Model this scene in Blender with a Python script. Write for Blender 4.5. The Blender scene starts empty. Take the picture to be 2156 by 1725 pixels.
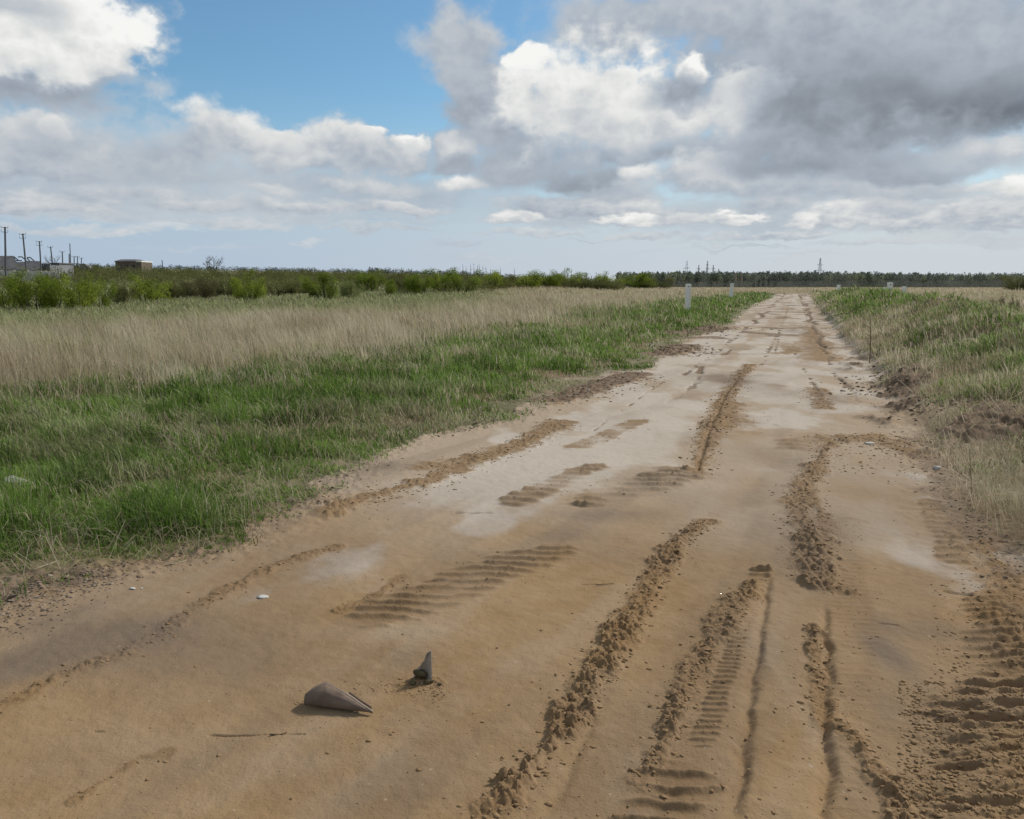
import bpy, math, random
import numpy as np

# ------------------------------------------------------------------ camera
SC = bpy.context.scene
CAM_H = 1.65
PITCH = math.radians(8.63)
FPX = 1730.0                      # focal length in units of a 2156 x 1725 picture
cam_data = bpy.data.cameras.new("camera")
cam_data.sensor_width = 36.0
cam_data.lens = 36.0 * FPX / 2156.0
cam_data.clip_start = 0.05
cam_data.clip_end = 20000.0
cam = bpy.data.objects.new("camera", cam_data)
SC.collection.objects.link(cam)
cam.location = (0.0, 0.0, CAM_H)
cam.rotation_euler = (math.pi / 2 - PITCH, 0.0, 0.0)
SC.camera = cam

SC.view_settings.view_transform = 'Standard'
SC.view_settings.look = 'None'
SC.view_settings.gamma = 1.0
SC.view_settings.exposure = 0.44
SC.cycles.max_bounces = 6
SC.cycles.diffuse_bounces = 3
SC.cycles.glossy_bounces = 2
SC.cycles.transmission_bounces = 4
SC.cycles.transparent_max_bounces = 8
SC.cycles.use_denoising = True

SUN_EL, SUN_AZ = math.radians(40.0), math.radians(54.0)   # azimuth clockwise from the view direction

def ray_dir(px, py):
    """unit direction of a point of the 2156 x 1725 picture"""
    u, v = (px - 1078.0) / FPX, (862.5 - py) / FPX
    c, s = math.cos(PITCH), math.sin(PITCH)
    d = np.array([u, c + v * s, -s + v * c])
    return d / np.linalg.norm(d)

def azel(px, py):
    d = ray_dir(px, py)
    return math.degrees(math.atan2(d[0], d[1])), math.degrees(math.asin(d[2]))

# ------------------------------------------------------------------ sun
sun_data = bpy.data.lights.new("sun", 'SUN')
sun_data.energy = 2.8
sun_data.angle = math.radians(7.0)
sun_data.color = (1.0, 0.955, 0.88)
sun = bpy.data.objects.new("sun", sun_data)
SC.collection.objects.link(sun)
sun.rotation_euler = (math.pi / 2 - SUN_EL, 0.0, -SUN_AZ + math.pi)
sun.location = (30, 10, 40)

# ------------------------------------------------------------------ node helpers
class NT:
    """short-hand for building shader node trees"""
    def __init__(self, tree):
        self.t = tree
    def n(self, kind, **kw):
        nd = self.t.nodes.new(kind)
        for k, v in kw.items():
            setattr(nd, k, v)
        return nd
    def _in(self, sock, v):
        if v is None:
            return
        if isinstance(v, bpy.types.NodeSocket):
            self.t.links.new(v, sock)
        else:
            sock.default_value = v
    def m(self, op, a, b=None, c=None, clamp=False):
        nd = self.n('ShaderNodeMath', operation=op, use_clamp=clamp)
        self._in(nd.inputs[0], a); self._in(nd.inputs[1], b)
        if c is not None:
            self._in(nd.inputs[2], c)
        return nd.outputs[0]
    def vm(self, op, a, b=None):
        nd = self.n('ShaderNodeVectorMath', operation=op)
        self._in(nd.inputs[0], a); self._in(nd.inputs[1], b)
        return nd.outputs[0]
    def ss(self, v, lo, hi, a=0.0, b=1.0):
        nd = self.n('ShaderNodeMapRange', interpolation_type='SMOOTHSTEP')
        for s, x in zip(nd.inputs[:5], (v, lo, hi, a, b)):
            self._in(s, x)
        return nd.outputs[0]
    def lin(self, v, lo, hi, a=0.0, b=1.0):
        nd = self.n('ShaderNodeMapRange')
        for s, x in zip(nd.inputs[:5], (v, lo, hi, a, b)):
            self._in(s, x)
        return nd.outputs[0]
    def mix(self, f, a, b, blend='MIX'):
        nd = self.n('ShaderNodeMix', data_type='RGBA', blend_type=blend)
        self._in(nd.inputs[0], f)
        for s, x in ((nd.inputs[6], a), (nd.inputs[7], b)):
            if isinstance(x, tuple) and len(x) == 3:
                x = x + (1.0,)
            self._in(s, x)
        return nd.outputs[2]
    def noise(self, vec, scale=1.0, detail=4.0, rough=0.5, dims='3D', dist=0.0):
        nd = self.n('ShaderNodeTexNoise', noise_dimensions=dims)
        self._in(nd.inputs['Vector'], vec)
        nd.inputs['Scale'].default_value = scale
        nd.inputs['Detail'].default_value = detail
        nd.inputs['Roughness'].default_value = rough
        nd.inputs['Distortion'].default_value = dist
        return nd.outputs[0]
    def attr(self, name):
        return self.n('ShaderNodeAttribute', attribute_name=name).outputs['Fac']
    def xyz(self, x, y, z=0.0):
        nd = self.n('ShaderNodeCombineXYZ')
        for s, v in zip(nd.inputs, (x, y, z)):
            self._in(s, v)
        return nd.outputs[0]
    def sep(self, v):
        nd = self.n('ShaderNodeSeparateXYZ')
        self._in(nd.inputs[0], v)
        return nd.outputs

# ------------------------------------------------------------------ sky and clouds
# every cloud: (x, y, half width, half height, brightness of crown, of base, opacity, softness), far ones first;
# x and y are picture units that azel() turns into a direction of the sky
CLOUDS = [
    (330, 482, 70, 11.5, 0.84, 0.6, 0.6, 0.55), (650, 512, 34, 7, .85, .7, .5, .7), (200, 456, 100, 12.65, 0.672, 0.5, 0.6, 0.55),
    (960, 515, 60, 7, .5, .45, .5, .6), (1020, 545, 80, 12, .75, .7, .5, .8), (1235, 507, 38, 5, .45, .45, .6, .6),
    (1490, 504, 70, 10, .85, .55, .6, .6), (1950, 500, 55, 13, .8, .6, .6, .6), (2100, 508, 90, 12, .6, .55, .6, .7),
    (1700, 540, 90, 6, .6, .55, .35, .8), (1360, 530, 60, 5, .55, .5, .4, .8), (420, 520, 120, 6, .65, .6, .3, .8),
    (120, 405, 300, 45, .5, .42, .75, .8), (500, 425, 300, 48, .54, .44, .65, .8), (850, 412, 230, 45, .55, .42, .7, .7),
    (300, 455, 330, 23, 0.5824, 0.46, 0.48, 0.65), (760, 462, 200, 13.8, 0.616, 0.46, 0.48, 0.55),
    (1250, 455, 230, 32, .58, .45, .8, .6), (1650, 455, 330, 45, .58, .46, .75, .7), (2050, 455, 220, 48, .58, .48, .8, .7),
    (60, 430, 160, 18.4, 0.6944, 0.4, 0.96, 0.45), (260, 415, 120, 16, .66, .42, .8, .6), (420, 440, 110, 13.8, 0.6944, 0.44, 0.84, 0.45), (640, 438, 130, 16.1, 0.7392, 0.42, 0.96, 0.45),
    (850, 440, 110, 14.95, 0.7392, 0.42, 0.96, 0.45), (480, 474, 120, 10.35, 0.6944, 0.46, 0.72, 0.45), (780, 484, 130, 10.35, 0.7168, 0.46, 0.72, 0.45), (150, 488, 130, 10.35, 0.6944, 0.46, 0.72, 0.45),
    (1130, 492, 110, 9.2, 0.7392, 0.44, 0.72, 0.45), (1360, 498, 100, 9.2, 0.7392, 0.44, 0.72, 0.45), (1640, 494, 120, 11.5, 0.784, 0.44, 0.84, 0.45), (1830, 512, 110, 8, .66, .46, .6, .6), (1560, 520, 110, 6, .62, .46, .5, .6),
    (1090, 462, 52, 17.25, 0.9856, 0.5, 1, 0.35), (1190, 436, 110, 25.3, 0.672, 0.34, 1, 0.35), (1300, 440, 95, 25.3, 0.8064, 0.36, 1, 0.35),
    (1330, 466, 60, 13.8, 0.9856, 0.5, 1, 0.35), (1560, 462, 48, 16.1, 1, 0.52, 1, 0.35), (1450, 462, 60, 13.8, 0.784, 0.45, 0.96, 0.45),
    (1790, 452, 82, 28.75, 0.9632, 0.46, 1, 0.35), (1690, 466, 32, 19.55, 0.9184, 0.5, 1, 0.35), (1930, 470, 66, 23, 0.784, 0.42, 0.96, 0.45),
    (2100, 455, 80, 32.2, 0.784, 0.42, 1, 0.35), (1960, 402, 90, 22, .65, .45, .8, .6), (2080, 396, 34, 14, .95, .6, .9, .4),
    (2145, 400, 40, 28, 1.0, .6, 1, .45), (1880, 440, 60, 20.7, 0.6944, 0.42, 0.96, 0.45), (1620, 430, 60, 18.4, 0.7392, 0.42, 0.96, 0.45),
    (250, 352, 150, 46, .56, .44, .8, .7), (30, 372, 140, 18, .5, .34, .9, .6),
    (60, 320, 125, 62, .86, .42, 1, .35), (140, 296, 26, 24, 1.05, .75, 1, .3),
    (380, 325, 75, 45, .5, .40, .9, .6), (520, 385, 260, 26, .5, .42, .7, .7),
    (600, 288, 52, 18, .95, .7, 1, .4), (475, 300, 90, 62, .88, .42, 1, .35), (605, 325, 85, 42, .78, .48, 1, .45),
    (775, 274, 36, 17, 1.05, .75, 1, .3), (858, 292, 36, 18, 1.05, .75, 1, .3), (725, 302, 78, 54, .84, .42, 1, .35),
    (690, 350, 150, 28, .72, .38, .95, .6), (820, 332, 95, 44, .74, .42, 1, .45), (950, 312, 66, 45, .76, .44, 1, .4),
    (560, 355, 60, 24, .74, .42, .9, .5), (962, 346, 62, 22, .4, .34, .9, .5), (570, 406, 70, 14, .75, .5, .8, .6),
    (800, 402, 90, 18, .68, .45, .8, .6), (690, 398, 50, 12, .72, .48, .8, .6), (985, 388, 62, 20, .95, .55, 1, .4),
    (1850, 200, 400, 150, .42, .30, 1, .6), (1650, 392, 200, 34, .66, .40, .95, .5), (1830, 405, 160, 26, .62, .42, .9, .5), (240, 330, 200, 60, .56, .44, .8, .7),
    (1300, 45, 150, 70, .52, .42, .95, .6), (1560, 50, 260, 85, .52, .40, 1, .6), (1900, 60, 330, 125, .54, .36, 1, .6),
    (2110, 110, 190, 110, .5, .38, 1, .6), (1680, 160, 240, 70, .44, .30, 1, .6),
    (900, 78, 52, 28, .62, .5, .8, .7), (975, 95, 85, 62, .58, .45, 1, .5), (1020, 170, 88, 78, .54, .40, 1, .5),
    (975, 232, 56, 56, .46, .34, 1, .5), (1060, 260, 80, 80, .50, .38, 1, .5), (1090, 350, 85, 70, .46, .38, 1, .6),
    (1128, 112, 36, 26, 1.1, .85, 1, .3), (1160, 150, 60, 40, 1.0, .75, .8, .8), (1325, 142, 40, 24, 1.1, .8, 1, .35), (1465, 168, 42, 28, 1.1, .78, 1, .35),
    (1610, 205, 70, 44, .98, .62, 1, .5), (1555, 240, 100, 72, .90, .56, 1, .45), (1580, 305, 90, 52, .62, .40, 1, .5),
    (1250, 235, 165, 125, .98, .62, 1, .34), (1400, 265, 110, 72, .90, .56, 1, .45), (1300, 335, 200, 32, .55, .30, .9, .7),
    (1435, 208, 66, 42, .36, .26, .95, .7), (1480, 335, 150, 30, .5, .30, .9, .7), (1520, 355, 90, 28, .78, .45, .95, .5),
    (1235, 388, 105, 34, .38, .26, .95, .5), (1330, 374, 58, 22, .88, .45, 1, .4), (1490, 384, 115, 28, .82, .40, 1, .5),
    (1300, 410, 90, 20, .6, .40, .9, .5),
    (1760, 215, 170, 70, .32, .18, .95, .7), (2060, 240, 270, 64, .16, .02, 1, .7), (1740, 250, 120, 32, .28, .2, .9, .6),
    (1810, 300, 220, 46, .36, .25, .95, .7), (1980, 345, 180, 38, .6, .42, .95, .6), (1720, 350, 190, 40, .38, .27, .95, .6),
    (2130, 312, 60, 26, .78, .5, .9, .5), (1890, 378, 120, 20, .40, .30, .9, .6),
    (100, 222, 120, 30, .46, .36, .85, .7), (70, 192, 165, 36, .42, .30, .95, .6), (225, 175, 110, 34, .6, .40, .8, .7),
    (104, 75, 172, 112, 1.0, .70, 1, .3), (214, 95, 78, 80, 1.03, .74, 1, .28), (258, 150, 58, 32, .95, .55, 1, .4),
    (40, 12, 100, 44, .58, .5, .9, .7), (60, 130, 100, 40, .95, .7, .9, .7),
]
SKY_TINT = (0.74, 0.99, 1.04)

def build_world():
    w = bpy.data.worlds.new("World")
    SC.world = w
    w.use_nodes = True
    t = w.node_tree
    t.nodes.clear()
    b = NT(t)

    g = bpy.data.node_groups.new("cumulus", 'ShaderNodeTree')
    I, O = g.interface, 'NodeSocketFloat'
    for nm in ("X", "Y", "Puff", "CX", "CY", "IX", "IY", "Crown", "Base", "Opacity", "Soft", "LitIn", "AlphaIn"):
        I.new_socket(nm, in_out='INPUT', socket_type=O)
    I.new_socket("Lit", in_out='OUTPUT', socket_type=O)
    I.new_socket("Alpha", in_out='OUTPUT', socket_type=O)
    gi, go = g.nodes.new('NodeGroupInput'), g.nodes.new('NodeGroupOutput')
    q = NT(g)
    i = gi.outputs
    dx = q.m('MULTIPLY', q.m('SUBTRACT', i['X'], i['CX']), i['IX'])
    dy = q.m('MULTIPLY', q.m('SUBTRACT', i['Y'], i['CY']), i['IY'])
    dyb = q.m('MULTIPLY', q.m('MINIMUM', dy, 0.0), 1.45)                 # flat bases
    dys = q.m('ADD', q.m('MAXIMUM', dy, 0.0), dyb)
    r = q.m('SQRT', q.m('ADD', q.m('MULTIPLY', dx, dx), q.m('MULTIPLY', dys, dys)))
    r = q.m('SUBTRACT', r, q.m('MULTIPLY', i['Puff'], 0.75))
    a = q.ss(r, q.m('ADD', 1.05, q.m('MULTIPLY', i['Soft'], 0.35)), q.m('SUBTRACT', 0.98, q.m('MULTIPLY', i['Soft'], 0.95)))
    a = q.m('MULTIPLY', a, i['Opacity'])
    h = q.m('ADD', q.m('MULTIPLY', dy, 0.62), q.m('ADD', q.m('MULTIPLY', dx, 0.16), q.m('MULTIPLY', i['Puff'], 1.15)))
    h = q.ss(h, -0.75, 0.75)
    lit = q.m('ADD', i['Base'], q.m('MULTIPLY', h, q.m('SUBTRACT', i['Crown'], i['Base'])))
    lo = q.m('ADD', i['LitIn'], q.m('MULTIPLY', a, q.m('SUBTRACT', lit, i['LitIn'])))
    ao = q.m('SUBTRACT', q.m('ADD', i['AlphaIn'], a), q.m('MULTIPLY', i['AlphaIn'], a))
    g.links.new(lo, go.inputs[0]); g.links.new(ao, go.inputs[1])

    co = b.n('ShaderNodeTexCoord').outputs['Generated']
    x, y, z = b.sep(b.vm('NORMALIZE', co))
    az = b.m('MULTIPLY', b.m('ARCTAN2', x, y), 57.29578)
    el = b.m('MULTIPLY', b.m('ARCSINE', z), 57.29578)
    elc = b.m('MAXIMUM', el, -2.0)
    low = b.ss(elc, 8.0, 2.0)
    # finer, flatter texture towards the horizon
    big = b.xyz(b.m('MULTIPLY', az, 0.21), b.m('MULTIPLY', elc, 0.27), 1.3)
    small = b.xyz(b.m('MULTIPLY', az, 0.42), b.m('MULTIPLY', elc, 0.95), 5.1)
    def field(kind, k, detail, rough):
        out = []
        for v in (big, small):
            nd = b.n('ShaderNodeTexNoise', noise_dimensions='3D')
            t.links.new(v, nd.inputs['Vector'])
            nd.inputs['Scale'].default_value = k
            nd.inputs['Detail'].default_value = detail
            nd.inputs['Roughness'].default_value = rough
            out.append(nd.outputs['Color' if kind == 'c' else 'Fac'])
        if kind == 'c':
            return b.mix(low, out[0], out[1])
        return b.m('ADD', b.m('MULTIPLY', out[0], b.m('SUBTRACT', 1.0, low)), b.m('MULTIPLY', out[1], low))
    wr, wg, wb_ = b.sep(field('c', 1.0, 6.0, 0.53))
    amp = b.ss(elc, 1.0, 11.0, 0.5, 1.0)
    X = b.m('ADD', az, b.m('MULTIPLY', b.m('MULTIPLY', b.m('SUBTRACT', wr, 0.5), 7.0), amp))
    Y = b.m('ADD', elc, b.m('MULTIPLY', b.m('MULTIPLY', b.m('SUBTRACT', wg, 0.5), 4.2), amp))
    f1 = b.m('SUBTRACT', field('f', 2.1, 5.5, 0.54), 0.5)
    f2 = b.m('ABSOLUTE', b.m('SUBTRACT', field('f', 2.8, 3.0, 0.45), 0.5))     # cauliflower knobs
    puff = b.m('ADD', b.m('MULTIPLY', f1, 1.25), b.m('MULTIPLY', b.m('SUBTRACT', 0.1, f2), 0.9))

    # broken cloud cover over the part of the sky that lies outside the picture
    away = b.m('ADD', b.ss(el, 19.0, 34.0), b.ss(b.m('ABSOLUTE', az), 35.0, 50.0), clamp=True)
    gen = b.noise(b.xyz(b.m('MULTIPLY', x, 2.2), b.m('MULTIPLY', y, 2.2), b.m('MULTIPLY', z, 3.0)), 1.3, 5.0, 0.55)
    alpha0 = b.m('MULTIPLY', b.ss(gen, 0.42, 0.56), away)
    lit0 = b.m('ADD', 0.55, b.m('MULTIPLY', b.m('SUBTRACT', gen, 0.5), 1.2))
    S = 0.081
    pale = b.mix(b.ss(az, -35.0, 25.0), (3.85, 4.75, 5.95), (5.35, 5.75, 6.25))
    sky = b.n('ShaderNodeTexSky', sky_type='NISHITA')
    sky.sun_disc = False
    sky.sun_elevation = SUN_EL
    sky.sun_rotation = SUN_AZ
    sky.air_density = 1.0
    sky.dust_density = 0.6
    sky.ozone_density = 2.0
    skyc = b.mix(1.0, sky.outputs[0], SKY_TINT, 'MULTIPLY')
    skyc = b.mix(b.ss(el, 13.0, 1.0, 0.0, 0.96), skyc, pale)

    def shaded(lit, alpha):
        ramp = b.n('ShaderNodeValToRGB')
        cr = ramp.color_ramp
        cr.elements[0].position = 0.0; cr.elements[0].color = (0.15, 0.17, 0.20, 1)
        cr.elements[1].position = 1.0; cr.elements[1].color = (0.84, 0.84, 0.82, 1)
        for p, c in ((0.25, (0.255, 0.285, 0.33, 1)), (0.45, (0.375, 0.42, 0.48, 1)), (0.62, (0.505, 0.535, 0.565, 1)), (0.8, (0.66, 0.67, 0.665, 1))):
            e = cr.elements.new(p); e.color = c
        t.links.new(lit, ramp.inputs[0])
        cloud = b.vm('SCALE', ramp.outputs[0]); cloud.node.inputs['Scale'].default_value = 1.0 / 0.1
        # pale air near the horizon lies over the clouds
        cloud = b.mix(b.ss(el, 3.5, 0.3, 0.0, 0.45), cloud, pale)
        bg = b.n('ShaderNodeBackground')
        t.links.new(b.mix(alpha, skyc, cloud), bg.inputs[0])
        bg.inputs[1].default_value = S
        return bg.outputs[0]

    def choose(fac, sa, sb):
        nd = b.n('ShaderNodeMixShader')
        t.links.new(fac, nd.inputs[0]); t.links.new(sa, nd.inputs[1]); t.links.new(sb, nd.inputs[2])
        return nd.outputs[0]

    # the sky is worked out sector by sector, each with the clouds that reach into it
    surface = None
    edges = [-42.0, -27.0, -21.0, -14.0, -7.0, -1.0, 4.0, 9.0, 14.0, 19.0, 25.0, 42.0]
    for lo, hi in zip(edges[:-1], edges[1:]):
        lit, alpha = lit0, alpha0
        for (px, py, rx, ry, top, base, op, soft) in CLOUDS:
            a0, e0 = azel(px, py)
            ext = rx * 57.3 / FPX * 1.08 * 1.45 + 3.0
            if a0 + ext < lo or a0 - ext > hi:
                continue
            nd = b.n('ShaderNodeGroup')
            nd.node_tree = g
            for nm, v in (("X", X), ("Y", Y), ("Puff", puff), ("LitIn", lit), ("AlphaIn", alpha), ("CX", a0 + lo * 1e-5), ("CY", e0 + lo * 1e-5),
                          ("IX", FPX / 57.3 / (rx * 1.08)), ("IY", FPX / 57.3 / (ry * 1.08)), ("Crown", 0.95 * top if top < 1 else 1.06 * top),  ("Base", base), ("Opacity", op), ("Soft", soft)):
                b._in(nd.inputs[nm], v)
            lit, alpha = nd.outputs[0], nd.outputs[1]
        sec = shaded(b.m('ADD', lit, b.m('MULTIPLY', puff, 0.22), clamp=True), alpha)
        surface = sec if surface is None else choose(b.m('GREATER_THAN', az, lo), surface, sec)
    plain = shaded(b.m('ADD', lit0, 0.0, clamp=True), alpha0)
    outside = b.m('MAXIMUM', b.m('GREATER_THAN', b.m('ABSOLUTE', az), 42.0), b.m('GREATER_THAN', b.m('ABSOLUTE', b.m('SUBTRACT', el, 11.5)), 12.5))
    surface = choose(outside, surface, plain)
    out = b.n('ShaderNodeOutputWorld')
    t.links.new(surface, out.inputs[0])
    w.cycles.sampling_method = 'MANUAL'
    w.cycles.sample_map_resolution = 512

build_world()

# ------------------------------------------------------------------ numeric helpers
rng = np.random.default_rng(11)
random.seed(5)

def _hash(ix, iy, seed):
    h = (ix.astype(np.int64) * 374761393 + iy.astype(np.int64) * 668265263 + seed * 1442695041) & 0xFFFFFFFF
    h = ((h ^ (h >> 13)) * 1274126177) & 0xFFFFFFFF
    return ((h ^ (h >> 16)) & 0xFFFF).astype(np.float32) / 65535.0

def vnoise(x, y, seed=0):
    x0, y0 = np.floor(x), np.floor(y)
    fx, fy = (x - x0).astype(np.float32), (y - y0).astype(np.float32)
    fx = fx * fx * (3 - 2 * fx); fy = fy * fy * (3 - 2 * fy)
    ix, iy = x0.astype(np.int64), y0.astype(np.int64)
    a, b_ = _hash(ix, iy, seed), _hash(ix + 1, iy, seed)
    c, d = _hash(ix, iy + 1, seed), _hash(ix + 1, iy + 1, seed)
    return (a + (b_ - a) * fx) * (1 - fy) + (c + (d - c) * fx) * fy

def fbm(x, y, octaves=4, seed=0, rough=0.5):
    out, amp, tot = 0.0, 1.0, 0.0
    for k in range(octaves):
        f = 2.03 ** k
        ca, sa = math.cos(0.6 * k), math.sin(0.6 * k)
        out = out + amp * vnoise((x * ca - y * sa) * f + 17.3 * k, (x * sa + y * ca) * f - 9.1 * k, seed + k)
        tot += amp
        amp *= rough
    return out / tot

def sst(v, lo, hi):
    t = np.clip((v - lo) / (hi - lo), 0, 1)
    return t * t * (3 - 2 * t)

def gp(px, py, z=0.0):
    """point of the plane at height z seen at a picture position"""
    d = ray_dir(px, py)
    k = (CAM_H - z) / -d[2]
    return np.array([d[0] * k, d[1] * k])

def gline(pts):
    return np.array([gp(*p) for p in pts])

def poly_dist(x, y, P):
    """distance to a polyline, arc length there, and side (+ right of its direction)"""
    best = np.full(x.shape, 1e9, np.float32)
    arc = np.zeros(x.shape, np.float32)
    side = np.zeros(x.shape, np.float32)
    s0 = 0.0
    for (ax, ay), (bx, by) in zip(P[:-1], P[1:]):
        ex, ey = bx - ax, by - ay
        L = math.hypot(ex, ey)
        t = np.clip(((x - ax) * ex + (y - ay) * ey) / (L * L), 0, 1)
        dx, dy = x - ax - t * ex, y - ay - t * ey
        d = np.sqrt(dx * dx + dy * dy)
        m = d < best
        best[m] = d[m]
        arc[m] = (s0 + t * L)[m]
        side[m] = np.sign(ey * dx - ex * dy)[m]
        s0 += L
    return best, arc, side, s0

def worley(x, y, seed):
    """distance to the nearest of scattered centres and that centre's own random value"""
    ix, iy = np.floor(x).astype(np.int64), np.floor(y).astype(np.int64)
    best = np.full(x.shape, 9.0, np.float32); val = np.zeros(x.shape, np.float32)
    for ox in (-1, 0, 1):
        for oy in (-1, 0, 1):
            cx, cy = ix + ox, iy + oy
            d = np.hypot(cx + _hash(cx, cy, seed) - x, cy + _hash(cx, cy, seed + 1) - y)
            m = d < best
            best[m] = d[m]; val[m] = _hash(cx, cy, seed + 2)[m]
    return best, val

def poly_sd(x, y, P):
    """signed distance to a polygon, positive inside"""
    Q = np.vstack([P, P[:1]])
    d = poly_dist(x, y, Q)[0]
    ins = np.zeros(x.shape, bool)
    for (ax, ay), (bx, by) in zip(Q[:-1], Q[1:]):
        c = ((ay > y) != (by > y)) & (x < (bx - ax) * (y - ay) / (by - ay + 1e-12) + ax)
        ins ^= c
    return np.where(ins, d, -d)

def link(o):
    SC.collection.objects.link(o)
    return o

def mesh_np(name, verts, faces, mat=None, attrs=None, smooth=False):
    """mesh from numpy arrays; faces is (n, 3) or (n, 4); attrs are per-vertex floats"""
    me = bpy.data.meshes.new(name)
    verts = np.ascontiguousarray(verts, np.float32); faces = np.ascontiguousarray(faces, np.int32)
    k = faces.shape[1]
    me.vertices.add(len(verts)); me.vertices.foreach_set("co", verts.ravel())
    me.loops.add(faces.size); me.loops.foreach_set("vertex_index", faces.ravel())
    me.polygons.add(len(faces))
    me.polygons.foreach_set("loop_start", np.arange(0, faces.size, k, dtype=np.int32))
    me.polygons.foreach_set("loop_total", np.full(len(faces), k, np.int32))
    if smooth:
        me.polygons.foreach_set("use_smooth", np.ones(len(faces), bool))
    me.update(calc_edges=True)
    for nm, v in (attrs or {}).items():
        a = me.attributes.new(nm, 'FLOAT', 'POINT')
        a.data.foreach_set("value", np.ascontiguousarray(v, np.float32))
    if mat:
        me.materials.append(mat)
    return me

def new_mat(name):
    m = bpy.data.materials.new(name)
    m.use_nodes = True
    b = NT(m.node_tree)
    p = m.node_tree.nodes['Principled BSDF']
    p.inputs['Roughness'].default_value = 0.9
    p.inputs['Specular IOR Level'].default_value = 0.2
    return m, b, p

# ------------------------------------------------------------------ shape of the land
EDGE_L = gline([(0, 1240), (150, 1210), (300, 1180), (460, 1150), (560, 1095), (640, 1040), (740, 990), (800, 955), (900, 915),
                (1020, 890), (1100, 870), (1160, 840), (1260, 800), (1340, 780), (1400, 745), (1470, 705), (1530, 690), (1560, 660),
                (1590, 640), (1620, 628), (1634, 619)])
EDGE_R = gline([(2156, 1215), (2080, 1130), (2010, 1060), (1960, 990), (1930, 930), (1890, 860), (1850, 800), (1800, 750),
                (1770, 715), (1745, 680), (1725, 655), (1712, 635), (1702, 619)])
EDGE_L = np.vstack([[-3.4, -3.0], [-3.1, 3.2], EDGE_L])
EDGE_R = np.vstack([[2.6, -3.0], [2.9, 3.0], EDGE_R])
ROAD_END = float(min(EDGE_L[-1, 1], EDGE_R[-1, 1]))

def edges_at(y):
    return np.interp(y, EDGE_L[:, 1], EDGE_L[:, 0]), np.interp(y, EDGE_R[:, 1], EDGE_R[:, 0])

def side_dist(x, y):
    """distance outward from the left and from the right road edge (negative on the road)"""
    xl, xr = edges_at(y)
    k = np.interp(y, [0, 6, 10, 20, 400], [0.8, 0.78, 0.85, 0.93, 0.95])
    wob = (fbm(x * 1.3, y * 1.3, 4, 3) - 0.5) * np.clip(0.03 * y + 0.25, 0.3, 1.1)
    return (xl - x) * k + wob, (x - xr) * k + wob * 0.8

CUT = [[(1842, 836), (1864, 785), (1898, 758), (1958, 762), (1970, 790), (1925, 826), (1885, 846)], [(1772, 744), (1792, 730), (1815, 744), (1798, 760)],
       [(1932, 898), (1940, 868), (1995, 850), (2100, 842), (2220, 848), (2220, 888), (2060, 896)]]

def cut_face(x, y, dr):
    """where the bank is dug away and bare brown earth shows"""
    face = np.zeros(x.shape, np.float32)
    for P in CUT:
        P = np.array([gp(px, py, 0.30) for px, py in P])
        J = near(x, y, P, 1.0)
        if len(J):
            n = fbm(x[J] * 2.5, y[J] * 2.5, 3, 23)
            face[J] = np.maximum(face[J], sst(poly_sd(x[J], y[J], P) + (n - 0.5) * 0.9, -0.1, 0.25))
    return face

def bank(x, y, dr):
    """raised bank right of the road; it starts with a cut face about 8 m ahead"""
    n = fbm(x * 0.45 + 3, y * 0.45, 3, 21)
    front = sst(y + (fbm(x * 1.1, y * 0.2, 3, 77) - 0.5) * 1.0, 7.95, 8.30)
    top = 0.18 + front * (0.62 + 0.45 * sst(y, 8.5, 14.0)) + 0.22 * sst(y, 16, 28)
    top = top * (1 - 0.72 * sst(y, 70, 120))
    top = top * (0.86 + 0.34 * fbm(x * 1.15 + 5, y * 1.15, 3, 22))
    rise = 0.15 * sst(dr, 0.0, 0.4) + 0.85 * sst(dr, 0.0, 3.2)
    fall = 1 - 0.55 * sst(dr, 2.5, 5.5) - 0.4 * sst(dr, 7.0, 14.0)
    return 0.74 * top * rise * fall * (0.72 + 0.56 * n)

def terrain(x, y, dl=None, dr=None):
    if dl is None:
        dl, dr = side_dist(x, y)
    past = sst(y, ROAD_END - 2, ROAD_END + 2)
    z = 0.10 * sst(dl, 0.0, 1.2) + 0.16 * (fbm(x * 0.35, y * 0.35, 3, 31) - 0.5) * sst(dl, 0.2, 3)
    z = z + bank(x, y, dr) * sst(dr, -0.05, 0.1)
    z = z + past * 0.08
    r = np.hypot(x, y); a = np.degrees(np.arctan2(x, y))
    w = np.interp(a, [-60, -25, -10, -3, 3, 8], [1.05, 1.0, 0.80, 0.62, 0.25, 0.0])
    z = z + w * 0.0235 * np.clip(r - 72, 0, 520) * sst(r, 72, 140)
    z = z + 0.6 * (fbm(x * 0.02, y * 0.02, 3, 41) - 0.5) * sst(r, 50, 200)
    return z

def land_point(px, py):
    """first point of the land along a picture ray"""
    d = ray_dir(px, py)
    k = np.concatenate([np.linspace(2, 60, 600), np.geomspace(60, 3000, 3000)])
    x, y, z = d[0] * k, d[1] * k, CAM_H + d[2] * k
    t = terrain(x, y)
    h = np.nonzero(z <= t)[0]
    j = h[0] if len(h) else len(k) - 1
    return float(x[j]), float(y[j]), float(t[j])

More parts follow.
